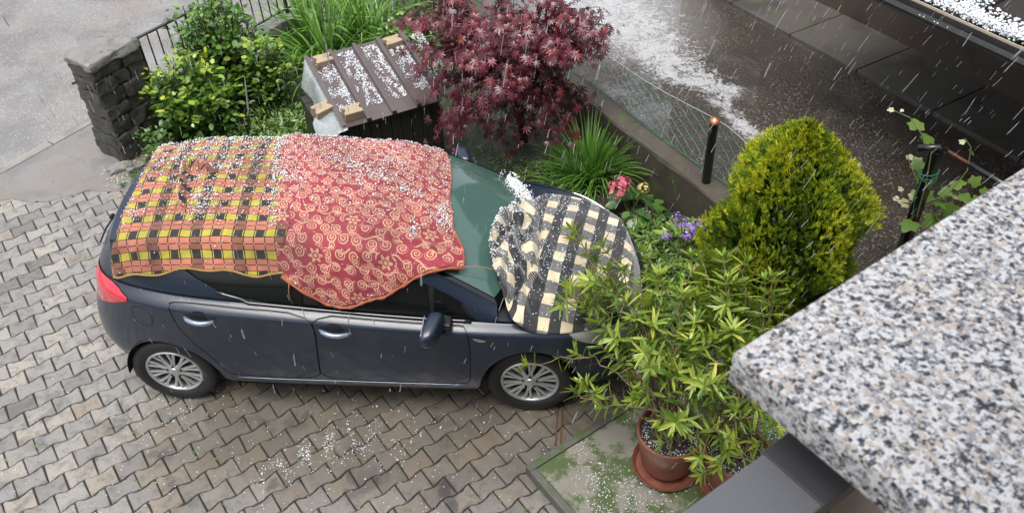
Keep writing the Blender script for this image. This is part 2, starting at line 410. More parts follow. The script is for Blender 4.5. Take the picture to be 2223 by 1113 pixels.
def outer_loop():
    hs = np.linspace(.001, .999, 30); bot = []
    xs = np.linspace(-.4, 3.4, 190)
    L_ = [(float(np.interp(h, HG, QEND[:, 0]))+.004, h) for h in hs[::-1]]        # rear centre, downwards
    qa, qb = L_[-1][0], float(np.interp(.001, HG, QEND[:, 1]))-.004
    cur = qa
    pts = []
    for cx, rx, top in ARCH:
        pts += [(q_, .001) for q_ in np.arange(cur+.03, cx-rx-.02, .04)]
        a = arch(cx, rx, top)[::-1]
        pts += [(q_, float(ring_h(np.array([q_]), np.array([z_]))[0])) for q_, z_ in a if z_ > .33]
        cur = cx+rx
    pts += [(q_, .001) for q_ in np.arange(cur+.03, qb-.02, .04)]
    L_ += pts+[(float(np.interp(h, HG, QEND[:, 1]))-.004, h) for h in hs]
    L_ += [(q_, .999) for q_ in np.arange(float(QEND[-1, 1])-.014, float(QEND[-1, 0])+.012, -.014)]
    return np.array(L_)
OUT = outer_loop()
RD = qh(REAR_DOOR, 2); FD = qh(FRONT_DOOR, 2); FU = qh(FUEL, 0); TL = qh(TAIL, 1, .02); HD = qh(HEAD, 2, .02); RP = qh(REPEAT, 2, .01); GR = qh(GRILLE, 1)
def clip_h(P, hi=.995): P = P.copy(); P[:, 1] = np.minimum(P[:, 1], hi); return P
RD, FD, TL = clip_h(RD, .980), clip_h(FD, .980), clip_h(TL, .995)
HS = .82
sc = np.array([1, HS])
big = lambda P, d: shrink(P*sc, -d)/sc
small = lambda P, d: shrink(P*sc, d)/sc
def ringpatch(outer, holes, off=0.0): return tri_region(outer, holes, QL, HL, HS)
uv_, T_ = ringpatch(OUT, [big(RD, .0035), big(FD, .0035), big(FU, .002), big(TL, .002), big(HD, .002), big(RP, .001), GR])
for mir in (0, 1): Patch().add(ringP, uv_, T_, 0, False, bool(mir)).build('body_side', PAINT, car)
# cabin sides with the window opening
def gt_poly(P, d=.04):
    P = densify(np.asarray(P, float), d); return np.stack([P[:, 0], (P[:, 1]-zs(P[:, 0]))/(zrail(P[:, 0])-zs(P[:, 0]))], 1)
def dlo(bot, topm):
    xa = np.arange(2.30, 1.0, -.06); lo = [(x, float(zs(x))+bot) for x in xa]+[(.9, float(zs(.9))+bot), (.75, float(zs(.75))+bot+.02), (.58, 1.165), (.42, 1.25), (.30, 1.33)]
    xb = np.arange(.30, 2.25, .06); hi = [(x, min(float(zrail(x))-topm(x), 1.385)) for x in xb]
    return lo+hi[1:]+[(2.27, float(zs(2.27))+bot+.03)]
tm = lambda x: np.interp(x, [.3, 1.2, 1.7, 2.3], [.075, .07, .085, .085])
DLO = dlo(.016, tm)
XL = np.arange(REAR_X, 2.46, .05); TLv = np.linspace(0, 1, 13); PAINT_EDGE = 0
uv_, T_ = tri_region([(x, -.04) for x in np.arange(REAR_X, 2.44, .04)]+[(2.44, t) for t in np.linspace(-.04, 1, 8)]+[(x, 1) for x in np.arange(2.40, REAR_X, -.04)]+[(REAR_X, t) for t in np.linspace(1, .0, 10)], [gt_poly(DLO)], XL, TLv, .45)
for mir in (0, 1): Patch().add(Gs, uv_, T_, 0, False, bool(mir)).build('cabin_side', PAINT, car)
Patch().grid(Top, np.linspace(REAR_X, 1.53, 36), np.linspace(-1, 1, 21)).build('roof', PAINT, car)
tail_gate = Patch().grid(lambda a, b: Hatch(a, 1-b), np.linspace(-1, 1, 25), np.linspace(0, 1, 10)).build('tailgate', PAINT, car)
rw = Patch().grid(lambda a, b: Hatch(a, 1-b), np.linspace(-.9, .9, 21), np.linspace(.12, .86, 8), .004).build('rear_window', WINDSCREEN, tail_gate)
w_ = MB(); pa = [Hatch(np.array([a]), np.array([b]))[0]+[-.02, 0, .015] for a, b in ((-.1, .8), (-.35, .74), (-.62, .68))]; w_.tube(pa, .007, 6)
w_.lathe([(.0, .0), (.024, 0), (.024, .02), (.0, .03)], pa[0], (-.6, 0, .8), 12); w_.build('wiper', BLACK, tail_gate)
# dark structure behind every gap
uv_, T_ = ringpatch(OUT, [])
for mir in (0, 1):
    Patch().add(ringP, uv_, T_, -.012, False, bool(mir)).build('inner_panel', BLACK, car)
    U_, V_ = np.meshgrid(np.linspace(REAR_X, 2.42, 40), np.linspace(0, 1, 12)); i_ = np.arange(480).reshape(12, 40)
    Patch().add(Gs, np.stack([U_.ravel(), V_.ravel()], 1), np.concatenate([np.stack([i_[:-1, :-1], i_[:-1, 1:], i_[1:, 1:]], -1).reshape(-1, 3), np.stack([i_[:-1, :-1], i_[1:, 1:], i_[1:, :-1]], -1).reshape(-1, 3)]), -.012, False, bool(mir)).build('window_frame', BLACK, car)
Patch().grid(lambda x, z: np.stack([x, z, 0*x+.27], -1), np.linspace(-.4, 3.3, 12), np.linspace(-.48, .48, 6)).build('floor_pan', BLACK, car)
for s_ in (-1, 1): Patch().grid(lambda x, z: np.stack([x, s_*z, 0*x+.25], -1), np.linspace(.47, 2.25, 6), np.linspace(.47, .80, 4)).build('sill_underside', BLACK, car)
for nm, P in (('rear_door', RD), ('front_door', FD)):
    for mir in (0, 1):
        uv_, T_ = ringpatch(small(P, .0035), []); d = Patch().add(ringP, uv_, T_, 0, False, bool(mir)).build('door', PAINT, car)
        x0 = .312 if nm == 'rear_door' else 1.245; z_a, z_b = (1.012, .992) if nm == 'rear_door' else (.945, .92)
        c0 = S(np.array([x0, x0+.10, x0+.21]), np.array([z_a, (z_a+z_b)/2, z_b])); h = MB()
        off = np.array([[0, -.012, 0], [0, -.050, -.002], [0, -.012, 0]]); pts = []
        for k in np.linspace(0, 1, 9):
            base = S(np.array([x0+.21*k]), np.array([z_a+(z_b-z_a)*k]))[0]; pts.append(base+[0, -.010-.040*math.sin(math.pi*k)**.7, 0])
        h.tube(pts, [.010, .016, .018, .018, .018, .018, .018, .016, .010], 8); hm = h.build('handle', SILVER_PLAIN, d, True)
        cup = MB(); mid = c0[1]; cup.lathe([(.001, .004), (.045, .003), (.062, .0)], mid+[0, -.004, .006], (0, -1, .05), 20); cm = cup.build('handle_recess', BLACK, d, True)
        if mir:
            for o_ in (hm, cm):
                me_ = o_.data; co = np.empty(len(me_.vertices)*3); me_.vertices.foreach_get('co', co); co = co.reshape(-1, 3)*[1, -1, 1]; me_.vertices.foreach_set('co', co.ravel()); me_.flip_normals(); me_.update()
# glass of the doors
ZTOP = lambda x: min(float(zrail(x))-float(tm(x))-.008, 1.377)
def pane(xlo, xhi, kind):
    bot = [(x, float(zs(x))+.024) for x in np.linspace(xhi, xlo, 12)]; top = [(x, ZTOP(x)) for x in np.linspace(xlo, xhi, 14)]
    if kind == 'rear': bot = [(x, max(float(zs(x))+.024, float(np.interp(x, [.36, .44, .6, .77, .92], [1.30, 1.25, 1.17, float(zs(.77))+.045, 0])))) for x in np.linspace(xhi, .36, 16)]; top = [(x, ZTOP(x)) for x in np.linspace(.34, xhi, 14)]
    if kind == 'quarter': bot = [(x, float(zs(x))+.026) for x in np.linspace(2.25, xlo, 8)]; top = [(x, ZTOP(x)) for x in np.linspace(xlo, 2.19, 8)]
    return gt_poly(bot+top)
for nm, a, b in (('rear', .36, 1.13), ('front', 1.235, 1.985), ('quarter', 2.02, 2.26)):
    uv_, T_ = tri_region(pane(a, b, nm), [], np.arange(.2, 2.4, .05), np.linspace(0, 1, 13), .45)
    for mir in (0, 1): Patch().add(Gs, uv_, T_, -.004, False, bool(mir)).build('side_window', SIDEGLASS, car)
for s_ in (1, -1):
    st = MB(); xs_ = np.linspace(2.27, .55, 34)
    zz = [max(float(zs(x))+.010, float(np.interp(x, [.55, .6, .75, .92], [1.175, 1.155, float(zs(.75))+.028, 0]))) for x in xs_]
    pp = Gz(xs_, np.array(zz)); pp[:, 1] -= .006; pp[:, 2] -= .004; pp = pp*[1, s_, 1]; st.tube(pp, .014, 8); st.build('belt_strip', GLOSSB, car, True)
    sl = MB(); qs = np.linspace(.52, 2.21, 24); pp = S(qs, np.full(24, .366))+[0, -.003, 0]; sl.tube(pp*[1, s_, 1], .0028, 6); sl.build('sill_glint', SILVER_PLAIN, car, True)  # thin silver tube standing in for the reflection along the sill
# windscreen
ws = Patch().grid(Top, np.linspace(1.55, 2.40, 24), np.linspace(-.955, .955, 25), .003).build('windscreen', WINDSCREEN, car)
wb = Patch().grid(Top, np.linspace(1.5, 2.45, 20), np.linspace(-1, 1, 21), -.003).build('windscreen_frame', GLOSSB, car)
for y0, y1, xx in ((-.55, -.02, 2.36), (.05, .58, 2.36)):
    w_ = MB(); pts = [Top(np.array([xx+.03*k]), np.array([(y0+(y1-y0)*k)/.70]))[0]+[0, 0, .014] for k in np.linspace(0, 1, 6)]; w_.tube(pts, .007, 6); w_.build('wiper', BLACK, car)
# bonnet, with cowl
hp = Patch().grid(Hood, np.linspace(2.50, 3.285, 30), np.linspace(-.985, .985, 27)).build('bonnet', PAINT, car)
cw = Patch().grid(lambda x, a: Hood(x, a)-[0, 0, .012], np.linspace(2.36, 2.66, 10), np.linspace(-.97, .97, 21)).build('cowl', BLACK, car)
# lamps, flap, repeater, grille
for mir in (0, 1):
    for nm, P, mt, of in (('tail_light', small(TL, .002), TAILRED, .004), ('headlight', small(HD, .002), LENS, .003), ('fuel_flap' if mir == 0 else '', small(FU, .002), PAINT, .0), ('side_indicator', small(RP, .0005), LENS, .006), ('grille', GR, BLACK, -.008)):
        if not nm: continue
        uv_, T_ = tri_region(P, [], np.arange(-1.3, 4.4, .02), np.linspace(.01, .99, 50), HS); Patch().add(ringP, uv_, T_, of, False, bool(mir)).build(nm, mt, car)
ch = MB(); qs = np.linspace(2.93, 3.55, 20); ch.tube(S(qs, np.interp(qs, [2.93, 3.3, 3.55], [.872, .79, .71]))*[1, -1, 1]+[0, .006, .004], .009, 6); ch.build('headlight_trim', CHROME, car, True)
# wheel housings and wheels
for cx, rx, top in ARCH:
    for s_ in (-1, 1):
        hb = MB(); t = np.linspace(.02, np.pi-.02, 22); ring = [np.stack([cx+(rx+.012)*np.cos(t), np.full(22, s_*y_), .30+(top-.292)*np.sin(t)], 1) for y_ in (.80, .60, .50)]
        V = np.concatenate(ring+[np.array([[cx, s_*.50, .30]])]); F = [(i*22+j, i*22+j+1, (i+1)*22+j+1, (i+1)*22+j) for i in range(2) for j in range(21)]+[(44+j, 44+j+1, 66) for j in range(21)]
        hb.add(V, F).build('wheel_housing', BLACK, car)
def make_wheel(cx, s_, steer=0.0):
    c = np.array([cx, s_*.70, .317]); ax = np.array([0, s_, 0.0]); tyre = MB()
    prof = [(.205, .055), (.225, .078), (.255, .09), (.285, .088), (.303, .078), (.311, .066), (.3165, .05), (.317, .02)]
    prof = prof+[(.313, .018), (.313, .010), (.317, .008), (.317, -.008), (.313, -.010), (.313, -.018), (.317, -.02)]+[(r_, -h_) for r_, h_ in prof[::-1]]
    tyre.lathe(prof, c, ax, 56); root = tyre.build('wheel', RUBBER, car, True, 40)
    root.name = 'wheel'; rim = MB()
    rim.lathe([(.213, .062), (.214, .072), (.206, .078), (.196, .074), (.190, .060), (.188, .0)], c, ax, 56)
    face = .071
    for k in range(10):                                             # ten pairs of spokes
        for d_ in (-1, 1):
            a0 = 2*np.pi*(k+.35)/10; V = []; w0, w1 = .0075, .0125
            for rr, hh, ww, da in ((.045, face-.002, w0, .10), (.11, face-.006, .0085, .085), (.195, face-.002, w1, .125)):
                a = a0+d_*da*(1 if rr > .1 else 1.1); e = np.array([math.cos(a), 0, math.sin(a)]); g = np.array([-math.sin(a), 0, math.cos(a)])
                for ss, dz in ((-1, -.018), (-1, -.003), (-.45, 0), (.45, 0), (1, -.003), (1, -.018)): V.append(c+e*rr+g*ww*ss+ax*(hh+dz))
            F = [(i*6+j, i*6+j+1, (i+1)*6+j+1, (i+1)*6+j) for i in range(2) for j in range(5)]; rim.add(V, F)
    rim.lathe([(.062, face-.02), (.060, face-.003), (.048, face+.002), (.034, face), (.030, face+.006), (.0005, face+.008)], c, ax, 32)
    rm = rim.build('rim', SILVER, root, True, 35)
    dk = MB().lathe([(.188, .012), (.0005, .02)], c, ax, 32).build('brake_shadow_disc', BLACK, root); dk.name = 'wheel_backing'
    for k in range(5):
        nuts = MB(); a = 2*np.pi*k/5+.3; nuts.lathe([(.011, 0), (.011, .004), (.0005, .005)], c+np.array([math.cos(a), 0, math.sin(a)])*.053+ax*(face-.001), ax, 8); nuts.build('wheel_nut', BLACK, root)
    return root
for cx in (0.0, 2.65):
    for s_ in (-1, 1): make_wheel(cx, s_)
# door mirrors
for s_ in (1, -1):
    bm = bmesh.new(); bmesh.ops.create_cube(bm, size=1.0)
    bmesh.ops.subdivide_edges(bm, edges=list(bm.edges), cuts=3, use_grid_fill=True)
    for v in bm.verts:
        x, y, z = v.co*2; k = 1/max(1e-6, (abs(x)**3.2+abs(y)**3.2+abs(z)**3.2)**(1/3.2)); x, y, z = x*k, y*k, z*k
        ty = (1-y)*.5                                               # 0 at the door ... 1 outside
        v.co = Vector((2.06+.066*x*(1-.15*ty)-.06*ty, -.965+.128*y, 1.05+.088*z*(1-.22*ty)-.014*ty))
    bm.normal_update(); me = bpy.data.meshes.new('mirror'); bm.to_mesh(me); bm.free()
    co = np.empty(len(me.vertices)*3); me.vertices.foreach_get('co', co); co = co.reshape(-1, 3)
    me.polygons.foreach_set('use_smooth', np.ones(len(me.polygons), bool))
    if s_ < 0: me.vertices.foreach_set('co', (co*[1, -1, 1]).ravel()); me.flip_normals()
    mo = put('mirror', me, PAINT, car); m_ = mo.modifiers.new('s', 'SUBSURF'); m_.levels = 1; m_.render_levels = 2
    a_ = MB(); a_.bbox((2.10, s_*-.855, 1.01), (1, -.2*s_, 0), (0, 1, 0), UP, .045, .05, .022, .01); a_.build('mirror_arm', BLACK, mo, True)
    g_ = MB(); g_.bbox((1.975, s_*-.975, 1.045), (1, 0, 0), (0, 1, 0), UP, .004, .09, .055, .003); g_.build('mirror_glass', CHROME, mo)
# ------------------------------------------------------------------ the surface cloth lies on: x along the car, s = way round from the roof's middle (s > 0 near side)
_DX = np.linspace(REAR_X-.12, 2.42, 110); _DS = np.linspace(-1.5, 1.5, 301); _DT = np.zeros((len(_DX), len(_DS), 3))
for _i, _x in enumerate(_DX):
    xx = max(_x, REAR_X); a = np.linspace(0, -1, 26); tp = Top(np.full(26, xx), a); t = np.linspace(.93, 0, 16); gs = Gs(np.full(16, xx), t)
    gs[:, 0] = xx; hh = np.linspace(.985, .3, 16); rg = ringP(np.full(16, xx), hh); pl = np.concatenate([tp, gs, rg])
    pl += [_x-xx, 0, -.22*max(0, REAR_X-_x)]
    k = np.ones(5)/5
    for c_ in (1, 2): pl[2:-2, c_] = np.convolve(pl[:, c_], k, 'same')[2:-2]
    d = np.concatenate([[0], np.cumsum(np.hypot(np.diff(pl[:, 1]), np.diff(pl[:, 2])))])
    for c_ in range(3):
        v = np.interp(np.abs(_DS), d, pl[:, c_]); _DT[_i, :, c_] = np.where(_DS < 0, -v, v) if c_ == 1 else v
def D(x, s):
    x = np.asarray(x, float); s = np.asarray(s, float)
    fi = np.clip((x-_DX[0])/(_DX[1]-_DX[0]), 0, len(_DX)-1.001); i = fi.astype(int); fi = (fi-i)[..., None]
    fj = np.clip((s-_DS[0])/(_DS[1]-_DS[0]), 0, len(_DS)-1.001); j = fj.astype(int); fj = (fj-j)[..., None]
    return (_DT[i, j]*(1-fj)+_DT[i, j+1]*fj)*(1-fi)+(_DT[i+1, j]*(1-fj)+_DT[i+1, j+1]*fj)*fi
def Dn(x, s):
    e = .025; n = np.cross(D(x+e, s)-D(x-e, s), D(x, s-e)-D(x, s+e)); return n/(np.linalg.norm(n, axis=-1, keepdims=True)+1e-9)
# ------------------------------------------------------------------ hail: small lumpy ice balls joined into one mass for each surface they lie on
_t = (1+5**.5)/2
ICO_V = np.array([(-1,_t,0),(1,_t,0),(-1,-_t,0),(1,-_t,0),(0,-1,_t),(0,1,_t),(0,-1,-_t),(0,1,-_t),(_t,0,-1),(_t,0,1),(-_t,0,-1),(-_t,0,1)])/math.hypot(1, _t)
ICO_F = np.array([(0,11,5),(0,5,1),(0,1,7),(0,7,10),(0,10,11),(1,5,9),(5,11,4),(11,10,2),(10,7,6),(7,1,8),(3,9,4),(3,4,2),(3,2,6),(3,6,8),(3,8,9),(4,9,5),(2,4,11),(6,2,10),(8,6,7),(9,8,1)])
def mk_ice():
    m, b, o = material('hail_ice'); n = noise(60, pos(), 2)
    pset(b, Base_Color=mix(n, (.66, .69, .73), (.84, .86, .88)), Roughness=.3, Subsurface_Weight=.35, Subsurface_Scale=.008, Coat_Weight=.3, Alpha=.88)
    return m
ICE = mk_ice()
def hail(name, P, rmin, rmax, label, flat=.75, sink=.2):
    P = np.asarray(P); n = len(P); r_ = (rmin*.75+(rmax*1.25-rmin*.75)*RNG.beta(1.3, 3.0, n))*np.where(RNG.random(n) < .05, 1.4, 1.0)
    rot = RNG.normal(size=(n, 3, 3)); Qm = np.linalg.qr(rot)[0]; V = np.einsum('nij,kj->nki', Qm, ICO_V)*RNG.uniform(.8, 1.15, (n, 12, 1))
    V[:, :, 2] *= flat; V = V*r_[:, None, None]+P[:, None, :]+np.array([0, 0, 1])*(r_*(flat-sink))[:, None, None]
    F = (ICO_F[None]+(np.arange(n)*12)[:, None, None]).reshape(-1, 3)
    o = put(name, mesh(name, V.reshape(-1, 3), F, smooth=True), ICE); return tag(o, label, 'hail', None, 'stuff')

# ------------------------------------------------------------------ cloth materials
def cloth_finish(b, c, scale=420.0, wet=.55):
    u, v, _ = sep(uvco()); weave = mth('SINE', u*scale*6.28)*mth('SINE', v*scale*6.28); fz = noise(160, uvco(), 3)
    c = mix(sstep(noise(2.2, uvco(), 4), .35, .7)*.42, c, (.02, .015, .015)); c = mix(sstep(noise(190, uvco(), 2), .5, .75)*.25, c, (.03, .025, .02))
    pset(b, Base_Color=c, Roughness=.72, Sheen_Weight=.15, Specular_IOR_Level=.35, Normal=bump(fz+weave*.15, .35, .004))
def mk_plaid():
    m, b, o = material('plaid_wool'); u, v, _ = sep(uvco()); wob = (noise(9, uvco(), 2)-.5)*.012
    P_ = .147; a = fract((u+wob)/P_); r = fract((v+wob)/.137)
    yrow = lt(r, .385); ycol = lt(a, .42)
    yl = between(a, .47, .51)+between(a, .91, .95)
    dark, yel, ora, brn = (.014, .012, .014), (.38, .33, .035), (.43, .15, .09), (.20, .075, .045)
    cy = mix(ycol, mix(yl, dark, yel), yel)
    half = lt(fract(u/P_/2), .5)
    co = mix(ycol, mix(half, ora, brn), ora)
    ln = between(a, .42, .47)+gt(a, .955)+between(r, .675, .715)
    co = mix(ln, co, dark)
    co = mix((between(a, .425, .465)+gt(a, .96))*between(r, .66, .74), co, (.5, .25, .18))
    rl = between(r, .385, .425)+gt(r, .965)
    c = mix(yrow, mix(rl, co, dark), cy); c = mix(yrow*(between(a, .43, .46)+gt(a, .97)), c, dark)
    cloth_finish(b, c); return m
def mk_damask():
    m, b, o = material('red_damask'); u, v, _ = sep(uvco())
    red, tan = mix(noise(3, uvco(), 3), (.22, .020, .034), (.31, .036, .052)), mix(noise(14, uvco(), 2), (.45, .24, .155), (.56, .33, .22))
    hit = None
    for cell, ou, ov, K in ((.088, .0, .0, 5.0), (.088, .5, .5, 6.4)):
        cu, cv = u/cell+ou, v/cell+ov
        row = floor(cv); cu = cu+row*.37
        iu, iv = floor(cu), row; x, y = fract(cu)-.5, fract(cv)-.5
        wn_ = X.nt.nodes.new('ShaderNodeTexWhiteNoise'); wn_.noise_dimensions = '2D'; setin(wn_.inputs['Vector'], comb(iu, iv)); h1, h2, h3 = sep(X(wn_.outputs['Color']))
        x, y = x+(h2-.5)*.22, y+(h3-.5)*.22
        r = mth('SQRT', x*x+y*y); th = mth('ARCTAN2', y, x)/6.2832; sgn = gt(h1, .5)*2.0-1.0
        sp = fract(r*K+th*sgn+h2); arm = between(sp, .12, .60)*lt(r, .40 if ou == 0 else .27)*gt(r, .03)
        hit = arm if hit is None else vmax(hit, arm*gt(h3, .25))
    # running stems
    st = lt(vabs(fract(v/.098+mth('SINE', u*46.0)*.16)-.5), .055)*gt(noise(13, uvco(), 1), .47)
    fu, fv = fract(u/.46+floor(v/.27)*.5)-.5, fract(v/.27)-.5; fx, fy = fu*.46, fv*.27
    fr = mth('SQRT', fx*fx+fy*fy); ft = mth('ARCTAN2', fy, fx); pet = lt(fr, .036+mth('COSINE', ft*6.0)*.012)
    hit = hit*gt(fr, .058); hit = vmax(hit, vmax(st*gt(fr, .058), pet*gt(vabs(fr-.016), .004)))
    c = mix(hit, red, tan); cloth_finish(b, c, 300); return m
def mk_check():
    m, b, o = material('check_fleece'); u, v, _ = sep(uvco()); wob = (noise(12, uvco(), 2)-.5)*.008
    a, r = fract((u+wob)/.158), fract((v+wob)/.205); ca, ra = lt(a, .50), lt(r, .46)
    tw = lt(fract((u*1.0+v*1.3)/.0135), .42)
    blk, crm, gry = (.008, .009, .014), mix(noise(40, uvco(), 3), (.60, .50, .32), (.74, .64, .46)), (.30, .30, .29)
    hatch = mix(tw, blk, gry); c = mix(ca, mix(ra*tw*.12, blk, gry), mix(ra, hatch, crm))
    cloth_finish(b, c, 200); b.inputs['Sheen Weight'].default_value = .4; return m
PLAID, DAMASK, CHECK = mk_plaid(), mk_damask(), mk_check()
HEMO = simple('orange_hem', (.30, .085, .04), .8, var=.3, vscale_=60)
HEMB = simple('brown_fringe', (.28, .17, .05), .85, var=.4, vscale_=90)
STRING = simple('frayed_cord', (.30, .16, .08), .8)

def grid_cloth(nu, nv, fx, uvfn, disp):
    u, v = np.meshgrid(np.linspace(0, 1, nu), np.linspace(0, 1, nv)); x, s = fx(u.ravel(), v.ravel())
    P = D(x, s)+Dn(x, s)*disp(x, s)[:, None]; i = np.arange(nu*nv).reshape(nv, nu)
    F = np.stack([i[:-1, :-1], i[1:, :-1], i[1:, 1:], i[:-1, 1:]], -1).reshape(-1, 4)[:, ::-1]
    return P, F, np.stack(uvfn(x, s), 1), x, s, i
def cloth_thing(name, P, F, UV, mat, label, cat='blanket', thick=.006):
    me = mesh(name, P, F, UV, True); o = put(name, me, mat); tag(o, label, cat)
    md = o.modifiers.new('thickness', 'SOLIDIFY'); md.thickness = thick; md.offset = 1.0; return o
def fold(x, s, p0, p1, w, h):
    p0, p1 = np.array(p0), np.array(p1); d = p1-p0; P = np.stack([x, s], 1)-p0; t = np.clip(P@d/(d@d), 0, 1); e = np.hypot(*(P-t[:, None]*d).T)
    return h*np.exp(-(e/w)**2)*np.sin(np.pi*np.clip(t*.94+.03, 0, 1))**.5
XS = lambda x, s: np.stack([x, s], 1)
# plaid blanket over the rear of the roof
def plaid_x(u, v):
    smax = .80+.018*np.sin(u*9)+.012*np.sin(u*23+1); s = -.68+v*(smax+.68)
    xl = np.interp(s, [-.7, -.3, 0, .4, .6, .76], [-.27, -.19, -.15, -.14, -.16, -.20]); xr = np.interp(s, [-.7, 0, .5, .8], [.82, .98, 1.05, 1.03]); return xl+(xr-xl)*u, s
def plaid_d(x, s):
    d = .011+.007*smoothnoise(XS(x, s), 2.4, 3)+.004*smoothnoise(XS(x, s), 7, 4)
    d += .010*np.clip((s-.55)/.3, 0, 1)*(1+np.sin(x*21+1.3*np.sin(x*5)))
    d += fold(x, s, (.12, -.16), (.27, .36), .020, .105)+fold(x, s, (.14, -.14), (.40, -.04), .022, .075)+fold(x, s, (.28, .34), (.44, .10), .03, .02)
    d += fold(x, s, (.6, .1), (.9, .35), .03, .012)+.018*np.exp(-((s-.60)/.06)**2)
    return np.maximum(d, .006)
P_, F_, U_, px_, ps_, gi_ = grid_cloth(190, 230, plaid_x, lambda x, s: (x-.10*s+.03, s+.02), plaid_d)
plaid = cloth_thing('plaid_blanket', P_, F_, U_, PLAID, 'orange, yellow and black plaid blanket over the rear of the car roof')
fr = MB(); fr.tube(P_[gi_[-1]]+[0, -.004, -.008], .008, 6); fr.build('fringe', HEMB, plaid, True)
PL = (P_, px_, ps_)
# red blanket over the front of the roof
def red_x(u, v):
    xg = .95+u*1.2; smax = np.interp(xg, [.95, 1.08, 1.15, 1.25, 1.4, 1.65, 1.81, 1.9, 2.0, 2.15], [.82, .93, 1.0, 1.015, .985, .895, .79, .71, .65, .58])
    s = -.72+v*(smax+.72); xl = np.interp(s, [-.72, 0, .5, .8, .93, 1.0], [.69, .87, .97, 1.0, 1.07, 1.13]); xr = np.interp(s, [-.72, 0, .3, .45, .58], [1.93, 1.93, 2.0, 2.10, 2.15])
    return xl+(xr-xl)*u, s
def red_d(x, s):
    d = .024+.006*smoothnoise(XS(x, s), 2.0, 8)+.0035*smoothnoise(XS(x, s), 6, 9)+.014*np.clip((s-.5)/.3, 0, 1)*np.sin(x*17+2*np.sin(x*4)+s*3)
    d += fold(x, s, (1.35, .47), (2.12, .52), .028, .034)+fold(x, s, (1.62, .36), (2.08, .62), .022, .03)+fold(x, s, (1.75, .15), (2.02, .42), .022, .022)
    d += fold(x, s, (1.1, -.05), (1.75, .3), .05, .012)+fold(x, s, (1.42, .50), (1.30, .98), .05, .02)+fold(x, s, (1.7, .5), (1.58, .9), .04, .02)
    d += fold(x, s, (.80, -.75), (.95, .2), .03, .014)+.02*np.clip((x-1.95)/.15, 0, 1)+.014*np.exp(-((s-.60)/.06)**2)
    return np.maximum(d, .014)
P_, F_, U_, px_, ps_, gi_ = grid_cloth(230, 250, red_x, lambda x, s: (x-.15*s, s), red_d)
redb = cloth_thing('red_blanket', P_, F_, U_, DAMASK, 'red blanket with gold scrollwork over the front of the car roof')
RD_ = (P_, px_, ps_)
hm = MB(); e_ = P_[gi_[-1]]; off = np.stack([0*e_[:, 0], -.004+0*e_[:, 0], -.014*np.ones(len(e_))], 1); hm.tube(e_+off, .011*(1+.25*np.sin(np.arange(len(e_))*.35)), 8); hm.build('hem', HEMO, redb, True)
hm = MB(); hm.tube(P_[gi_[:, -1]], .005, 6); hm.build('hem', HEMO, redb, True)
cd = MB(); c0 = P_[gi_[-1]][8]; cd.tube([c0+[0, -.02, 0], c0+[-.012, -.03, -.06], c0+[-.018, -.032, -.12], c0+[-.008, -.032, -.19]], .0035, 6); cd.build('cord', STRING, redb, True)
c1 = P_[gi_[-1]][-1]; cd = MB(); cd.tube([c1, c1+[.08, .01, .0], c1+[.15, .03, -.03], c1+[.22, .04, -.06]], .003, 6); cd.build('cord', STRING, redb, True)
# check blanket over the bonnet
def HF(x, y):
    x = np.asarray(x, float); y = np.asarray(y, float); yt = np.maximum(ytop(np.minimum(x, 3.2)), .3); a = np.clip(np.abs(y)/yt, 0, 1); k = 1-a**2.4
    z = zs(np.minimum(x, 3.6))+np.interp(x, [2.3, 2.6, 3.0, 3.3], [.07, .075, .07, .03])*k
    z = z-.66*np.maximum(0, np.abs(y)-yt)-2.2*np.maximum(0, x-3.28-.10*k)
    kw = 1-np.clip(np.abs(y)/.7, 0, 1)**2.2; xb = x-.19*kw; return np.maximum(z, np.where(xb < 2.5, zrail(xb)+.04*kw, 0))
HOUT = np.array([(2.72, .60), (2.63, .52), (2.55, .32), (2.50, .16), (2.45, .03), (2.41, -.10), (2.38, -.24), (2.37, -.39), (2.41, -.52), (2.46, -.62), (2.50, -.72), (2.56, -.82), (2.70, -.865), (2.85, -.875), (2.99, -.875), (3.13, -.86), (3.27, -.81), (3.40, -.70), (3.47, -.48), (3.46, -.1), (3.45, .2), (3.38, .42), (3.27, .53), (3.11, .61), (2.91, .64)])
_near = (HOUT[:, 1] < -.74) & (HOUT[:, 0] < 3.3); HOUT[_near, 1] = -(ytop(HOUT[_near, 0])+np.interp(HOUT[_near, 0], [2.5, 2.7, 3.3], [.03, .066, .06])); HOUT = densify(chaikin(HOUT, 2), .014)
def hood_d(x, y):
    Q_ = np.stack([x, y], 1); d = .016+.005*smoothnoise(Q_, 2.0, 21)
    near = np.clip((2.72-x)/.28, 0, 1)*np.clip((.45-y)/.2, 0, 1); n1 = 1-np.abs(smoothnoise(Q_*[1.6, .9], 3.6, 22)); n2 = 1-np.abs(smoothnoise(Q_, 7.5, 23))
    d += near*(.055*np.clip(n1, -.2, 1)+.028*np.clip(n2, -.3, 1)+.03)
    for k, (a, b, w, h) in enumerate((((2.5, -.1), (2.62, -.72), .03, .05), ((2.62, .12), (2.70, -.62), .03, .045), ((2.45, -.3), (2.75, -.45), .03, .04), ((2.72, .35), (2.80, -.55), .03, .022), ((2.44, -.05), (2.66, .10), .03, .05), ((2.95, .5), (2.98, -.5), .04, .008))):
        d += fold(x, y, a, b, w, h)
    return np.maximum(d, .008)
gx, gy = np.arange(2.34, 3.48, .0125), np.arange(-.90, .66, .0125)
uvh, Th = tri_region(HOUT, [], gx, gy, 1.0)
zz = HF(uvh[:, 0], uvh[:, 1])+hood_d(uvh[:, 0], uvh[:, 1])
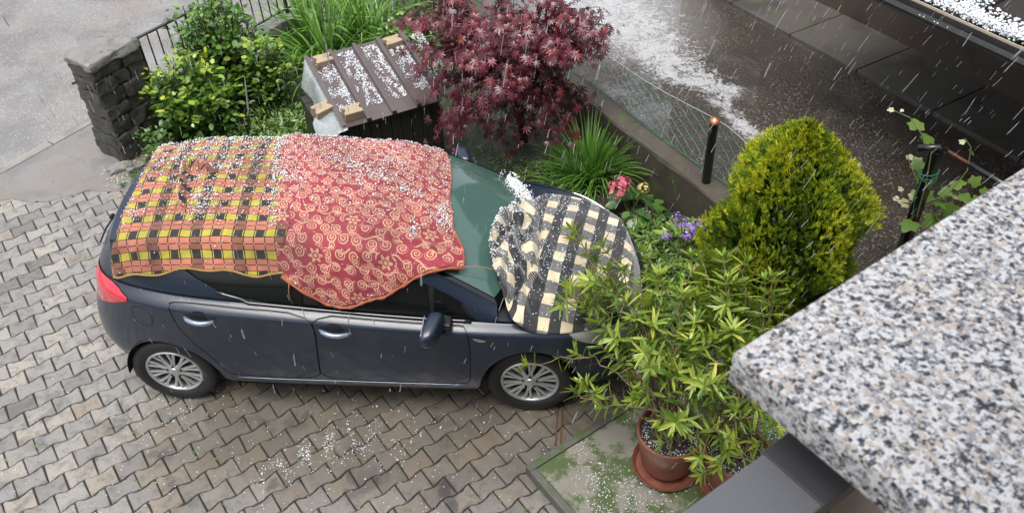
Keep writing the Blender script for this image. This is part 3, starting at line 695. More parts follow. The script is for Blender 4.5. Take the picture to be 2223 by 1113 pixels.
_ya = np.linspace(-.95, .7, 166); _xa = np.linspace(2.3, 3.5, 61); _za = HF(*np.meshgrid(_xa, _ya, indexing='ij')); _la = np.concatenate([np.zeros((61, 1)), np.cumsum(np.hypot(np.diff(_ya)[None], np.diff(_za, axis=1)), 1)], 1)
_i = np.clip(((uvh[:, 0]-2.3)/.02).astype(int), 0, 60); lv = np.array([np.interp(y, _ya, _la[i]) for i, y in zip(_i, uvh[:, 1])])
Ph = np.stack([uvh[:, 0], uvh[:, 1], zz], 1); warp = np.clip((2.74-uvh[:, 0])/.3, 0, 1)*np.clip((.5-uvh[:, 1])/.2, 0, 1)
wu = .09*warp*smoothnoise(uvh, 2.6, 31); wv = .08*warp*smoothnoise(uvh, 2.3, 32)
checkb = cloth_thing('check_blanket', Ph, Th, np.stack([uvh[:, 0]-.15*uvh[:, 1]+wu+.02, lv+wv+.03], 1), CHECK, 'black and cream check blanket bunched up over the car bonnet', thick=.008)
# hail on the cloths
def pick(P, w, n):
    w = np.clip(w, 0, None); i = RNG.choice(len(P), n, p=w/w.sum()); return P[i]+np.stack([RNG.uniform(-.006, .006, n), RNG.uniform(-.006, .006, n), np.full(n, .008)], 1)
def streak(x, s, sc, seed, lo): return np.clip(smoothnoise(XS(x, s), sc, seed)-lo, 0, 2)
P0, x0, s0 = PL; top = np.clip((.52-s0)/.12, 0.0, 1)
w0 = top*(.35+.55*np.clip((.1-s0)/.5, 0, 1)+streak(x0, s0, 2.2, 41, .1)+3*np.exp(-((x0-np.interp(s0, [-.7, 0, .5, .8], [.72, .88, .98, 1.0])+.05)/.03)**2)+2.5*np.exp(-(((x0-.36)/.09)**2+((s0-.22)/.10)**2)))+.03
hail('hail_on_plaid_blanket', pick(P0, w0, 3300), .0030, .0060, 'white hailstones scattered over the orange plaid blanket')
P0, x0, s0 = RD_; top = np.clip((.40-s0)/.15, 0, 1)
w0 = top*(.40+.40*np.clip((.05-s0)/.5, 0, 1)*np.clip((1.9-x0)/.4, .2, 1)+.8*streak(x0, s0, 2.4, 43, .2)+2*np.exp(-((s0-(-.35+.55*(x0-1.0)))/.05)**2)*(x0 > 1.15)*(x0 < 1.8)+1.5*np.exp(-((s0+.67)/.04)**2)*(x0 < 1.75))+.035
w0 += 5*np.exp(-(((x0-1.93)/.05)**2+((s0-.22)/.10)**2))+5*np.exp(-(((x0-1.80)-.15*(s0-.4))/.022)**2-((s0-.40)/.07)**2)
hail('hail_on_red_blanket', pick(P0, w0, 3300), .0030, .0060, 'white hailstones scattered over the red scrollwork blanket')
w0 = .25+1.6*np.clip((2.85-Ph[:, 0])/.3, 0, 1)+1.2*np.clip(smoothnoise(uvh, 3, 44), 0, 1)*np.clip((3.2-Ph[:, 0])/.3, .1, 1); w0 *= np.clip((Ph[:, 1]+.76)/.25, .08, 1)
e0 = polydist(uvh, HOUT); w0 += 9*(e0 < .035)*(uvh[:, 0] < 2.62)*(uvh[:, 1] > -.55)
hail('hail_on_check_blanket', pick(Ph, w0, 2300), .0030, .0056, 'white hailstones caught in the folds of the check blanket')
n = 700; q = RNG.normal(size=(n, 2))*[.05, .10]; yy = .56+.9*q[:, 1]-.0; xx = 2.47+q[:, 0]*.8+(.72-yy)*.22; hp_ = np.stack([xx, np.clip(yy, .35, .76), HF(xx, yy)+.012+.028*RNG.random(n)*np.exp(-((q[:, 0]/.05)**2+(q[:, 1]/.1)**2))], 1)
hail('hail_pile', hp_, .006, .010, 'heap of white hail piled at the windscreen corner beside the check blanket')
# ------------------------------------------------------------------ ground, street, paving
def struct(name, me, mat, parent=None):
    o = put(name, me, mat, parent)
    if parent is None: o['kind'] = 'structure'
    return o
def sheet(P, z, step=None):
    """flat polygon, optionally with a grid of inner points"""
    P = np.asarray(P, float)
    if step is None: return mesh('sheet', np.c_[P, np.full(len(P), z)], [tuple(range(len(P)))])
    P = densify(P, step*2); us = np.arange(P[:, 0].min(), P[:, 0].max(), step); vs = np.arange(P[:, 1].min(), P[:, 1].max(), step)
    uv, T = tri_region(P, [], us, vs, 1.0); return uv, T
def set_attr(me, name, vals):
    a = me.attributes.new(name, 'FLOAT', 'POINT'); a.data.foreach_set('value', np.asarray(vals, np.float32))
def mk_soil():
    m, b, o = material('wet_soil'); p_ = pos(); n = noise(5, p_, 5); n2 = noise(38, p_, 4); g = noise(1.7, p_, 4)
    c = mix(n2, (.020, .015, .011), (.060, .045, .032)); c = mix(sstep(n+g*.4, .62, .82), c, (.028, .050, .014)); c = mix(sstep(noise(60, p_, 2), .66, .74)*.6, c, (.16, .14, .12))
    pset(b, Base_Color=c, Roughness=sstep(n, .3, .7, .35, .8), Normal=bump(n2+n, .7, .03)); return m
SOIL = mk_soil()
struct('ground', sheet([(-150, -150), (150, -150), (150, 150), (-150, 150)], -.10), SOIL)
def mk_asphalt():
    m, b, o = material('wet_asphalt'); p_ = pos(); n = noise(1.3, p_, 5); f = noise(140, p_, 2); s = voro(42, p_)
    c = mix(f, (.10, .096, .092), (.26, .25, .235)); c = mix(sstep(n, .42, .62)*.5, c, (.085, .08, .075)); c = mix(sstep(s, .34, .16)*gt(noise(9, p_, 3), .46)*.6, c, (.50, .49, .47)); c = mix(sstep(noise(30, p_, 3), .55, .72)*.4, c, (.06, .057, .054))
    c = mix(sstep(noise(.55, p_, 4, .6, .6), .55, .7)*.45, c, (.17, .13, .095))
    film = sstep(noise(.8, p_, 4), .42, .62)
    pset(b, Base_Color=c, Roughness=.55, Coat_Weight=film*.75+.2, Normal=bump(f+s*.5, .35, .006)); b.inputs['Coat Roughness'].default_value = .12
    rp = voro(16, p_); X.nt.links.new(bump(mth('SINE', rp*40.0)*sstep(rp, .5, .1), .10, .003).s, b.inputs['Coat Normal']); return m
ASPHALT = mk_asphalt()
SD = np.array([.51, .86]); SD /= np.linalg.norm(SD); SN = np.array([-SD[1], SD[0]])               # along the street, towards the street
K0 = np.array([-2.75, 2.63])
def sp(t, n): return tuple(K0+SD*t+SN*n)
struct('street', sheet([sp(-14, .0), sp(60, .0), sp(60, 30), sp(-14, 30)], -.012), ASPHALT)
kb = MB()
def mk_conc(name, c0, c1, moss=0.0, rough=.6, coat=.25, sc=1.0):
    m, b, o = material(name); p_ = pos(); n = noise(4*sc, p_, 5); f = noise(90*sc, p_, 3); c = mix(f*.5+n*.5, c0, c1)
    c = mix(sstep(noise(2.1*sc, p_, 5), .5, .72)*.6, c, tuple(x*.45 for x in c0))
    if 'mud' in name: c = mix(sstep(noise(1.3, p_, 4, .6, 1.0), .46, .60)*.7, c, (.165, .125, .085)); c = mix(sstep(noise(2.2, vscale(p_, (1, 1.7, 1)), 4, .6, .5), .55, .66)*.6, c, (.10, .10, .105))
    if moss: c = mix(sstep(noise(6*sc, p_, 4)+noise(40, p_, 2)*.25, .70-.12*moss, .86-.12*moss), c, (.055, .085, .022))
    pset(b, Base_Color=c, Roughness=rough, Coat_Weight=sstep(noise(1.1*sc, p_, 3), .40, .62)*coat*1.6+coat*.3, Normal=bump(f+n*.5, .45, .008)); b.inputs['Coat Roughness'].default_value = .10; return m
CONC_K = mk_conc('kerb_concrete', (.15, .14, .125), (.27, .255, .235), 0)
for k in range(14):
    t0 = -6+k*1.0; c_ = K0+SD*(t0+.5)+SN*-.06; MB().bbox((c_[0], c_[1], -.008), (*SD, 0), (*SN, 0), UP, .495, .06, .018, .008).build('kerb_stone', CONC_K).__setitem__('kind', 'structure')
APRON = mk_conc('muddy_apron_concrete', (.105, .095, .085), (.22, .205, .185), .0, .5, .65, .7)
def apron_mesh():
    P = densify(np.array([sp(-1.22, -.125), sp(6, -.125), (-1.6, 3.5)]+list(zip(_ax, _ay))), .12); uv, T = tri_region(P, [], np.arange(-4, 1, .1), np.arange(1, 8, .1), 1.0); return np.c_[uv, np.full(len(uv), .0035)], T
_ax = np.linspace(-1.35, -3.22, 90); _ay = np.interp(_ax, [-6.5, -4.2, -2.8, -2.3, -1.9, -1.35], [.5, 1.25, 1.58, 1.62, 1.78, 1.72])+.05*smoothnoise(_ax[:, None], 1.1, 5)+.022*smoothnoise(_ax[:, None], 4.2, 6)
struct('apron', mesh('apron', *apron_mesh()), APRON)
# --- interlocking pavers
PA, PB = .2076, .1510; PO = np.array([-.8113, -1.6183]); F2 = np.array([[E1[0], E1[1]], [E2[0], E2[1]]])
_fu = [0, .06, .12, .2, .3, .42, .5, .6, .7, .8, .92, 1.0]; _fv = [.88, 1.0, .97, .55, .16, .02, 0, .05, .22, .52, .82, .88]
AMP = .17*PB
def wave(u): return AMP*np.interp(np.mod(u, 1.0), _fu, _fv)
def paver_outline(gap=.0042):
    u = np.array([.0, .06, .12, .2, .3, .5, .7, .8, .92, 1.0]); top = np.stack([u*PA, wave(u)], 1); ub = u[::-1]; bot = np.stack([ub*PA, wave(ub+.5)-PB], 1)
    P = np.concatenate([top, bot]); c = P.mean(0); d = P-c; l = np.abs(d); P = P-np.stack([np.sign(d[:, 0])*gap*(l[:, 0] > .3*PA), np.sign(d[:, 1])*gap], 1); return P     # (along E1, against E2)
def paver_mesh(seed):
    r = np.random.default_rng(seed); P = paver_outline(); n = len(P); P = P+r.normal(0, .0016, P.shape); kc = r.integers(0, n); P[kc] += (np.array([PA/2, -PB/2])-P[kc])*r.uniform(.0, .09); c = np.array([PA/2, -PB/2]); inn = c+(P-c)*[.955, .94]
    z1 = -.004+r.normal(0, .0006, n); V = np.concatenate([np.c_[P, np.full(n, -.05)], np.c_[P, z1-.003], np.c_[inn, np.zeros(n)+r.normal(0, .0004, n)]]); V[:, :2] -= c
    xy = V[:, :1]*E1[:2]+V[:, 1:2]*-E2[:2]; V = np.c_[xy, V[:, 2]]
    F = [(i, (i+1) % n, n+(i+1) % n, n+i) for i in range(n)]+[(n+i, n+(i+1) % n, 2*n+(i+1) % n, 2*n+i) for i in range(n)]+[tuple(range(2*n, 3*n))]
    F = [f[::-1] for f in F]
    return V, F
def mk_paver(inst):
    m, b, o = material('paver_concrete'+('' if inst else '_far')); p_ = pos(); rn = objrand() if inst else attr('tone')
    n = noise(11, p_, 5); f = noise(130, p_, 3, .7); st = noise(1.5, p_, 5, .6, .5)
    base = ramp(rn, [(0, (.20, .19, .18)), (.3, (.30, .285, .26)), (.55, (.25, .24, .228)), (.75, (.36, .335, .295)), (.9, (.30, .25, .195)), (1, (.14, .136, .132))])
    c = mix(f*.75, base, vscale_c(base, .45)); c = mix(sstep(n, .46, .70)*.55, c, vscale_c(base, .30))
    # brownish stains plus car shade painted into the colour, fading to the paler left
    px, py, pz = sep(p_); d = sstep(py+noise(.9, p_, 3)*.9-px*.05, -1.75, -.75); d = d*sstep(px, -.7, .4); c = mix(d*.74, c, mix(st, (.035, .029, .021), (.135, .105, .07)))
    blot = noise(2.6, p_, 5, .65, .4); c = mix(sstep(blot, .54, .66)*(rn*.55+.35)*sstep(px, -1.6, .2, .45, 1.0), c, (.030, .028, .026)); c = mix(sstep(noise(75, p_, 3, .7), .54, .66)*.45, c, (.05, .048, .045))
    c = mix(sstep(noise(24, p_, 3)+n*.3, .74, .84)*.5, c, (.06, .085, .03))
    film = sstep(noise(1.9, p_, 3), .35, .6)
    pset(b, Base_Color=c, Roughness=.6, Coat_Weight=film*.8+.2, Normal=bump(f+n*.6, .7, .007)); b.inputs['Coat Roughness'].default_value = .12; return m
def vscale_c(c, k):
    n = X.nt.nodes.new('ShaderNodeVectorMath'); n.operation = 'SCALE'; setin(n.inputs[0], c); n.inputs['Scale'].default_value = k; return X(n.outputs[0])
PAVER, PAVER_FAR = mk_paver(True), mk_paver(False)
JOINT = simple('joint_sand', (.014, .014, .009), .8, var=.6, vscale_=12, bmp=.6, bscale=90)
PAVE_POLY = np.array([(-6.5, -3.2), (3.9, -4.6), (3.9, -2.2), (2.95, -1.36), (3.5, -.82), (3.62, .9), (1.0, 1.42), (-1.0, 1.5), (-1.5, 2.0), (-2.2, 1.95), (-4.2, 1.7), (-6.5, 1.0)])
paving = struct('paving', sheet(PAVE_POLY, -.011), JOINT)
SLAB_E = lambda P, m=.0: ((P-np.array([2.64, -1.33]))@E1[:2] > m) & ((P-np.array([2.64, -1.33]))@E2[:2] > m)
cells = []
for j in range(-60, 60):
    for i in range(-60, 60):
        c = PO+E1[:2]*PA*(i+(j % 2)*.5)+E2[:2]*PB*j+E1[:2]*PA/2+E2[:2]*PB/2; cells.append(c)
cells = np.array(cells); k = inpoly(cells, PAVE_POLY) & ~SLAB_E(cells, .16); cells = cells[k]
def project(P):
    d = np.asarray(P, float)-CAM; z = d@_f; return np.stack([1111.5+FPX*(d@_r)/z, 556.5-FPX*(d@_u)/z], 1), z
uvp, zc = project(np.c_[cells, np.zeros(len(cells))]); infr = (uvp[:, 0] > -60) & (uvp[:, 0] < 2283) & (uvp[:, 1] > -60) & (uvp[:, 1] < 1170) & (zc > 0)
hid = (cells[:, 0] > -.35) & (cells[:, 0] < 3.2) & (cells[:, 1] > -.55) | (cells[:, 0] > -1.3) & (cells[:, 1] > .15) & (cells[:, 0] < 3.2)
score = np.where(infr & ~hid, 1/zc, 0); order = np.argsort(-score); near = order[:300]; rest = order[300:]
meshes = []
for s_ in range(7):
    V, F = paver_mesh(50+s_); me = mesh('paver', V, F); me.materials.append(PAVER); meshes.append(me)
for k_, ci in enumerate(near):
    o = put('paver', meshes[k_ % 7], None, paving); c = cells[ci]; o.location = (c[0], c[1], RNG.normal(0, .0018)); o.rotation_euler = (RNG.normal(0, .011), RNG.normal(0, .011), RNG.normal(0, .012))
VV, FF, tone = [], [], []; nb = 0
rest = [ci for ci in rest if infr[ci] or RNG.random() < 1]
for q_, ci in enumerate(rest):
    V, F = paver_mesh(50+q_ % 7) if q_ < 7 else (VV0[q_ % 7])
    if q_ < 7:
        if q_ == 0: VV0 = [paver_mesh(50+s_) for s_ in range(7)]
    V = V+[*cells[ci], RNG.normal(0, .0011)]; VV.append(V); FF += [tuple(i+nb for i in f) for f in F]; nb += len(V); tone += [RNG.random()]*len(V)
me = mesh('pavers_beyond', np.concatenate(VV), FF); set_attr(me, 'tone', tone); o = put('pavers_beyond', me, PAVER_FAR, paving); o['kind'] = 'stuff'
# --- rusty channel bar in the paving
RUST = simple('rusty_iron', (.10, .042, .022), .7, metal=.3, var=.5, vscale_=30, bmp=.4)
g0, g1 = at(1216, 868, .005), at(1212, 958, .005); dr = thing('drain_channel', (*((g0+g1)/2)[:2], 0), 'narrow rusty drain bar set in the paving by the front wheel', 'drain')
dv = (g1-g0)/np.linalg.norm(g1-g0); pv = np.cross(dv, UP)
for s_ in (-1, 1): MB().box((g0+g1)/2+pv*s_*.018+[0, 0, -.001], dv, pv, UP, .22, .006, .012).build('rail', RUST, dr)
# --- concrete slab with kerb, moss and hail at the house
SL0 = np.array([2.64, -1.33, 0]); SLABM = mk_conc('mossy_slab', (.15, .14, .115), (.25, .235, .20), 1.5, .55, .5)
DKERB = mk_conc('dark_kerb', (.05, .05, .045), (.12, .115, .105), .8, .6, .3)
slab = struct('terrace_slab', MB().box(SL0+E1*2.06+E2*2.06+[0, 0, .035], E1, E2, UP, 2.0, 2.0, .045).build('tmp', SLABM).data, None); slab['kind'] = 'structure'
bpy.data.objects.remove(bpy.data.objects['tmp'])
for ax, o_, L_ in ((E1, E2, 4.1), (E2, E1, 4.1)):
    n = 4
    for k in range(n): MB().bbox(SL0+ax*(L_*(k+.5)/n)+o_*(.028)+[0, 0, .04]+ax*(.056 if ax is E2 else 0), ax, o_, UP, L_/n/2-.002, .028, .05, .007).build('kerb', DKERB, slab)
# --- garden bed
BED = [(-1.62, 2.02), (-1.0, 1.5), (1.0, 1.42), (3.62, .9), (3.45, -.1), (3.2, -.72), (5.6, 1.0), (5.4, -.4), (4.0, 1.45), (2.0, 4.25), (.6, 6.3), (-.3, 5.6), (-1.6, 3.25)]
BED = [(-1.62, 2.02), (-1.0, 1.5), (1.0, 1.42), (2.2, 1.2), (3.05, .98), (3.62, .55), (3.42, -.25), (3.22, -.80), (4.4, -.2), (5.2, .1), (4.05, 1.42), (2.0, 4.25), (.6, 6.3), (-.3, 5.6), (-1.6, 3.25)]
uv, T = sheet(BED, 0, .06); zb = .0+.03*smoothnoise(uv, .9, 61)+.014*smoothnoise(uv, 3.1, 62)+.02; zb *= np.clip(polydist(uv, np.array(BED))/.2, .05, 1); zb += -.006
struct('garden_bed', mesh('garden_bed', np.c_[uv, zb], T, smooth=True), SOIL)
# ------------------------------------------------------------------ garden wall, fence and the neighbour's yard
WA, WB = np.array([2.69, 3.20]), np.array([4.30, .93]); wd = (WB-WA)/np.linalg.norm(WB-WA); wn2 = np.array([-wd[1], wd[0]]); wn2 = wn2 if wn2@np.array([1, 1]) > 0 else -wn2
WD3, WN3 = np.array([*wd, 0]), np.array([*wn2, 0]); YZ = .36
WALLM = mk_conc('old_wall_concrete', (.030, .024, .018), (.085, .070, .054), .35, .7, .15)
gw = thing('garden_wall', (*(WA+wd*1.0), 0), 'low dark concrete garden wall under the chain-link fence', 'wall')
L0, L1 = -3.0, 4.6
xs_ = np.linspace(L0, L1, 60); V = []; prof = [(0, -.1), (0, .475), (.012, .50), (.235, .502), (.25, .48), (.25, -.1)]
for t in xs_:
    for k, (n_, z_) in enumerate(prof): V.append([*(WA+wd*t+wn2*(n_+(.006*math.sin(t*9+k) if k in (1, 2) else 0))), z_+(.006*math.sin(t*5.3+k*2) if 0 < k < 5 else 0)])
n = len(prof); F = [(i*n+j, i*n+j+1, (i+1)*n+j+1, (i+1)*n+j) for i in range(59) for j in range(n-1)]+[tuple(range(n)), tuple(59*n+j for j in range(n))[::-1]]
MB().add(V, F).build('wall_body', WALLM, gw)
# chain-link fence
FE = thing('chain_link_fence', (*(WA+wd*1.97+wn2*.19), .5), 'sagging chain-link mesh fence on the garden wall', 'fence')
GWIRE = simple('green_wire', (.02, .13, .085), .5, var=.3, vscale_=3); GREYW = simple('grey_wire', (.10, .11, .11), .45, metal=.5); WHITEW = simple('pale_top_wire', (.33, .35, .34), .5)
BPOST = simple('black_post', (.006, .006, .007), .3, coat=.4, bmp=.15, bscale=60); COPPER = simple('copper_cap', (.55, .22, .12), .35, metal=.7, var=.3, vscale_=40)
def fpt(t, z): return np.array([*(WA+wd*t+wn2*(.20+.012*math.sin(t*3))), z])
PT = float((np.array([4.05, 1.38])-WA)@wd)
def ftop(t): return float(np.interp(t, [-2.2, -.2, .6, 1.2, PT, 3.0, 4.0], [1.02, 1.02, .96, .98, 1.08, .98, .95]))
def add_wire(path, r_, mt, nm): MB().tube(path, r_, 4, False).build(nm, mt, FE)
ts = np.arange(-2.0, 3.6, .12)
add_wire([fpt(t, .525) for t in ts], .005, GWIRE, 'bottom_wire'); add_wire([fpt(t, ftop(t)) for t in ts], .003, WHITEW, 'top_wire'); 
strands = []
for k in range(int(5.6/.086)):                                       # each strand zigzags between the two edge wires
    t0 = -2.0+k*.086; pts = []; nz = 9
    for q in range(nz+1):
        f = q/nz; tt = t0+(.043 if (q+k) % 2 else -.043)*1.02+.006*math.sin(k+q); zt = .525+(ftop(tt)-.525)*f; pts.append(fpt(tt, zt)+WN3*.004*(1 if q % 2 else -1))
    MB().tube(pts, .0030, 4, False).build('mesh_strand', GWIRE if t0 > 1.0 else GREYW, FE)
po = thing('fence_post', (*(WA+wd*PT+wn2*.11), .5), 'black round fence post with copper-coloured cap on the garden wall', 'post')
pc = np.array([*(WA+wd*PT+wn2*.11), .495]); MB().lathe([(.0, 0), (.040, 0), (.040, .62), (.0, .62)], pc, UP, 20).build('shaft', BPOST, po, True, 40)
MB().lathe([(.044, .62), (.046, .635), (.036, .655), (.0005, .668)], pc, UP, 16).build('cap', COPPER, po, True)
# yard
YPOLY = [tuple(WA+wd*-12+wn2*.245), tuple(WA+wd*8+wn2*.245), tuple(WA+wd*8+wn2*8), tuple(WA+wd*-12+wn2*10)]
def mk_yard():
    m, b, o = material('wet_yard'); p_ = pos(); sl = attr('slush'); pu = attr('mud'); f = noise(60, p_, 3); gv = voro(42, p_, 'Distance'); n = noise(2.4, p_, 5)
    c = mix(f, (.013, .010, .007), (.046, .036, .026)); c = mix(sstep(gv, .42, .18)*sstep(noise(1.6, p_, 4), .36, .56)*gt(noise(30, p_, 2), .46), c, mix(voro(42, p_, 'Color'), (.08, .068, .052), (.30, .26, .21)))
    c = mix(pu, c, mix(n, (.13, .123, .114), (.20, .19, .178)))  # pale muddy water, its tone also standing in for the bright sky reflection
    br = noise(22, p_, 5, .7, 1.4)+noise(5.5, p_, 4, .6, .8)*.5; w = sstep(br+sl*.42, 1.00, 1.20)*sstep(sl, .02, .2)
    c = mix(w*.9, c, mix(noise(45, p_, 3), (.24, .245, .25), (.46, .465, .475)))
    wet = vmax(pu, sstep(n, .46, .60))
    pset(b, Base_Color=c, Roughness=mix2(w, .5, .85), Coat_Weight=mix2(w, wet*.9+.1, .1), Normal=bump(mix2(wet, gv*1.5+f, br*.12+w*.4), .5, .012)); b.inputs['Coat Roughness'].default_value = .03; b.inputs['Coat IOR'].default_value = 1.9
    rp = voro(11, p_); X.nt.links.new(bump(mth('SINE', rp*34.0)*sstep(rp, .45, .08), .03, .002).s, b.inputs['Coat Normal']); return m
def mix2(f, a, b): return (1.0-f)*a+f*b
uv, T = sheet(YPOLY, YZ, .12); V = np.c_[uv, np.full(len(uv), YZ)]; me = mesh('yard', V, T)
tn = (uv-WA)@wd; nn = (uv-WA)@wn2
SLP = np.array([at(x, y, YZ)[:2] for x, y in [(1200, -40), (1330, 20), (1400, 80), (1470, 150), (1540, 185), (1590, 200), (1560, 215), (1600, 260), (1665, 320), (1720, 350), (1690, 400)]]); SLW = [.6, .75, .60, .42, .26, .14, .12, .13, .16, .16, .12]
dd = np.full(len(uv), 9.0)
for a, b_, w0, w1 in zip(SLP[:-1], SLP[1:], SLW[:-1], SLW[1:]):
    ab = b_-a; t = np.clip((uv-a)@ab/(ab@ab), 0, 1); e = np.hypot(*(uv-a-t[:, None]*ab).T)/(w0+(w1-w0)*t); dd = np.minimum(dd, e)
set_attr(me, 'slush', np.clip(1.25-dd*.75, 0, 1)); 
MUD_SHEEN_C = at(1290, 0, YZ)[:2]; set_attr(me, 'mud', np.clip(1.5-np.hypot(*((uv-MUD_SHEEN_C)@np.array([[.775, .632], [.632, -.775]]).T/np.array([.85, 1.25])).T), 0, 1)**.7)  # mud extent also paints the bright side of the reflection edge
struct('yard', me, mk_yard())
# strip of concrete slabs along the neighbour's house
KN = float((np.array([5.31, 4.30])-WA)@wn2); BN = float((np.array([6.4, 4.2])-WA)@wn2)
STRIP = mk_conc('strip_concrete', (.045, .040, .034), (.10, .09, .078), .15, .6, .45)
TJ = [float((np.array(q)-WA)@wd) for q in ((5.31, 4.30), (6.45, 2.75))]; dl = (TJ[1]-TJ[0])/2
strip = struct('house_strip', MB().box([*(WA+wd*2+wn2*(KN+.5)), YZ-.04], WD3, WN3, UP, 9, .45, .03).build('tmp', STRIP).data, None); strip['kind'] = 'structure'; bpy.data.objects.remove(bpy.data.objects['tmp'])
for k in range(-6, 7):
    t0 = TJ[0]+k*dl; MB().bbox([*(WA+wd*(t0+dl/2)+wn2*(KN+(BN-KN+.05)/2)), YZ+.005], WD3, WN3, UP, dl/2-.006, (BN-KN+.05)/2, .04+.004*math.sin(k*3), .008).build('paving_slab', STRIP, strip)
# neighbour's house and porch roof
HOUSEM = mk_conc('brown_house_plaster', (.050, .036, .026), (.075, .055, .040), 0, .7, .05); ROOFM = simple('dark_roof_sheet', (.030, .027, .026), .45, coat=.25, var=.3, bmp=.2)
CREAM = simple('cream_flashing', (.48, .42, .33), .5, var=.15); GUT = simple('dark_gutter', (.022, .022, .021), .35, coat=.4, var=.4)
hs = thing('neighbour_house', (*(WA+wd*1.0+wn2*(BN+2)), YZ), 'dark brown neighbouring house with a porch roof over the yard', 'house')
cn = at(1480, 0, YZ)[:2]; dirc = cn-CAM[:2]; dirc /= np.linalg.norm(dirc); tt = (BN-(CAM[:2]-WA)@wn2)/(dirc@wn2); corner = CAM[:2]+dirc*tt; TC = float((corner-WA)@wd)
MB().box([*(WA+wd*(TC+6)+wn2*(BN+2.5)), YZ+2.6], WD3, WN3, UP, 6, 2.5, 2.7).build('wall', HOUSEM, hs)
GLASSW = simple('pale_window', (.25, .27, .28), .08, coat=.8)
for t_ in (TC+1.2, TC+3.4):
    f_ = MB().box([*(WA+wd*t_+wn2*(BN-.01)), YZ+1.7], WD3, WN3, UP, .5, .03, .6).build('window', CREAM, hs); MB().box([*(WA+wd*t_+wn2*(BN-.045)), YZ+1.7], WD3, WN3, UP, .44, .008, .54).build('pane', GLASSW, f_)
EZ = 1.85; e0, e1 = at(1870, 0, EZ), at(2223, 155, EZ); EN = float((e0[:2]-WA)@wn2); EN2 = float((e1[:2]-WA)@wn2); EN = (EN+EN2)/2
PR0, PR1 = float((e0[:2]-WA)@wd)-.9, 7.5; pm = (PR0+PR1)/2; hl = (PR1-PR0)/2
sl_ = .10
rs = MB(); q0 = np.array([*(WA+wd*PR0+wn2*(EN+.13)), EZ+.085]); V = []
for t in (PR0, PR1):
    for n_, z_ in ((EN+.13, EZ+.075), (BN+.1, EZ+.075+(BN-EN)*sl_), (BN+.1, EZ+.03+(BN-EN)*sl_), (EN+.13, EZ+.03)): V.append([*(WA+wd*t+wn2*n_), z_])
porch = MB().add(V, [(0, 1, 5, 4), (1, 2, 6, 5), (2, 3, 7, 6), (3, 0, 4, 7), (0, 3, 2, 1), (4, 5, 6, 7)]).build('porch_roof', ROOFM, hs)
for k in range(12):
    t = PR0+.35+k*.45
    if t < PR1: MB().box([*(WA+wd*t+wn2*((EN+BN)/2+.1)), EZ+.078+(BN-EN)*sl_/2+.012], WD3, np.array([*wn2*1.0, sl_])/math.hypot(1, sl_), UP, .012, (BN-EN)/2-.08, .014).build('seam', ROOFM, porch)
gut = MB(); ang = np.linspace(np.pi, 2*np.pi, 9); V = []
for t in (PR0, PR1):
    for r_ in (.065, .060): 
        for a in ang: V.append([*(WA+wd*t+wn2*(EN+.065+r_*math.cos(a))), EZ+.06+r_*1.1*math.sin(a)])
F = [(i, i+1, 18+i+1, 18+i) for i in range(8)]+[(9+i, 27+i, 27+i+1, 9+i+1) for i in range(8)]+[(0, 18, 27, 9), (8, 17, 35, 26)]
gut.add(V, F).build('gutter', GUT, porch)
MB().tube([[*(WA+wd*t+wn2*(EN+.003)), EZ+.062] for t in (PR0, PR1)], .008, 6).build('gutter_bead', GUT, porch)
MB().box([*(WA+wd*pm+wn2*(EN+.14)), EZ+.092], WD3, WN3, UP, hl, .004, .010).build('flashing', CREAM, porch)
for t in (PR0+.1, PR1-.3): MB().box([*(WA+wd*t+wn2*(EN+.3)), (YZ+EZ)/2], WD3, WN3, UP, .05, .05, (EZ-YZ)/2+.03).build('porch_post', GUT, hs) if t > 3 else None
n = 4200; t_ = RNG.uniform(PR0, PR0+3.2, n); k_ = np.abs(RNG.normal(0, .17, n)); wv_ = 1+.25*np.sin(t_*7); nn_ = EN+.152+np.minimum(k_*wv_, .36*wv_); hz = EZ+.085+(nn_-EN)*sl_+.05*np.clip(1-(nn_-EN-.15)/.2, 0, 1)*RNG.random(n)
hail('hail_on_porch_roof', np.c_[WA+np.outer(t_, wd)+np.outer(nn_, wn2), hz], .009, .015, 'thick white band of hail lying along the porch roof edge above the gutter')
n = 420; t_ = RNG.uniform(PR0, PR0+3.2, n); kk = (np.sin(t_*11)+np.sin(t_*4.7)) > .2; t_ = t_[kk]; nn_ = EN+.03+.07*RNG.random(len(t_)); hail('hail_in_gutter', np.c_[WA+np.outer(t_, wd)+np.outer(nn_, wn2), np.full(len(t_), EZ+.012)+.01*RNG.random(len(t_))], .006, .010, 'clumps of white hail floating in the dark gutter')
# ------------------------------------------------------------------ gate pillar of rough stone
def mk_rock():
    m, b, o = material('dark_rough_stone'); p_ = pos(); n = noise(9, p_, 5, .65); f = noise(70, p_, 4, .7); st = noise(14, vscale(p_, (1, 1, .12)), 4)
    c = mix(f*.6+n*.4, (.008, .008, .007), (.060, .056, .050)); c = mix(sstep(st, .55, .72)*.5, c, (.004, .004, .004)); c = mix(sstep(noise(17, p_, 4), .60, .70)*.6, c, (.13, .125, .11)); c = mix(sstep(noise(5, p_, 4), .58, .68)*.5, c, (.035, .045, .018))
    pset(b, Base_Color=c, Roughness=.6, Coat_Weight=.35, Normal=bump(f+n*1.5, .9, .02)); b.inputs['Coat Roughness'].default_value = .2; return m
STONE = mk_rock(); MORTAR = simple('old_mortar', (.020, .019, .017), .85, bmp=.6, bscale=30)
CAPST = mk_conc('weathered_cap', (.085, .08, .075), (.27, .26, .245), .1, .7, .3, 3.0)
PX_, PY_ = np.array([*SD, 0]), np.array([*SN, 0]); pil_c = np.array([-1.735, 2.615, 0.0]); PHX, PHY, PH_ = .285, .185, 1.06
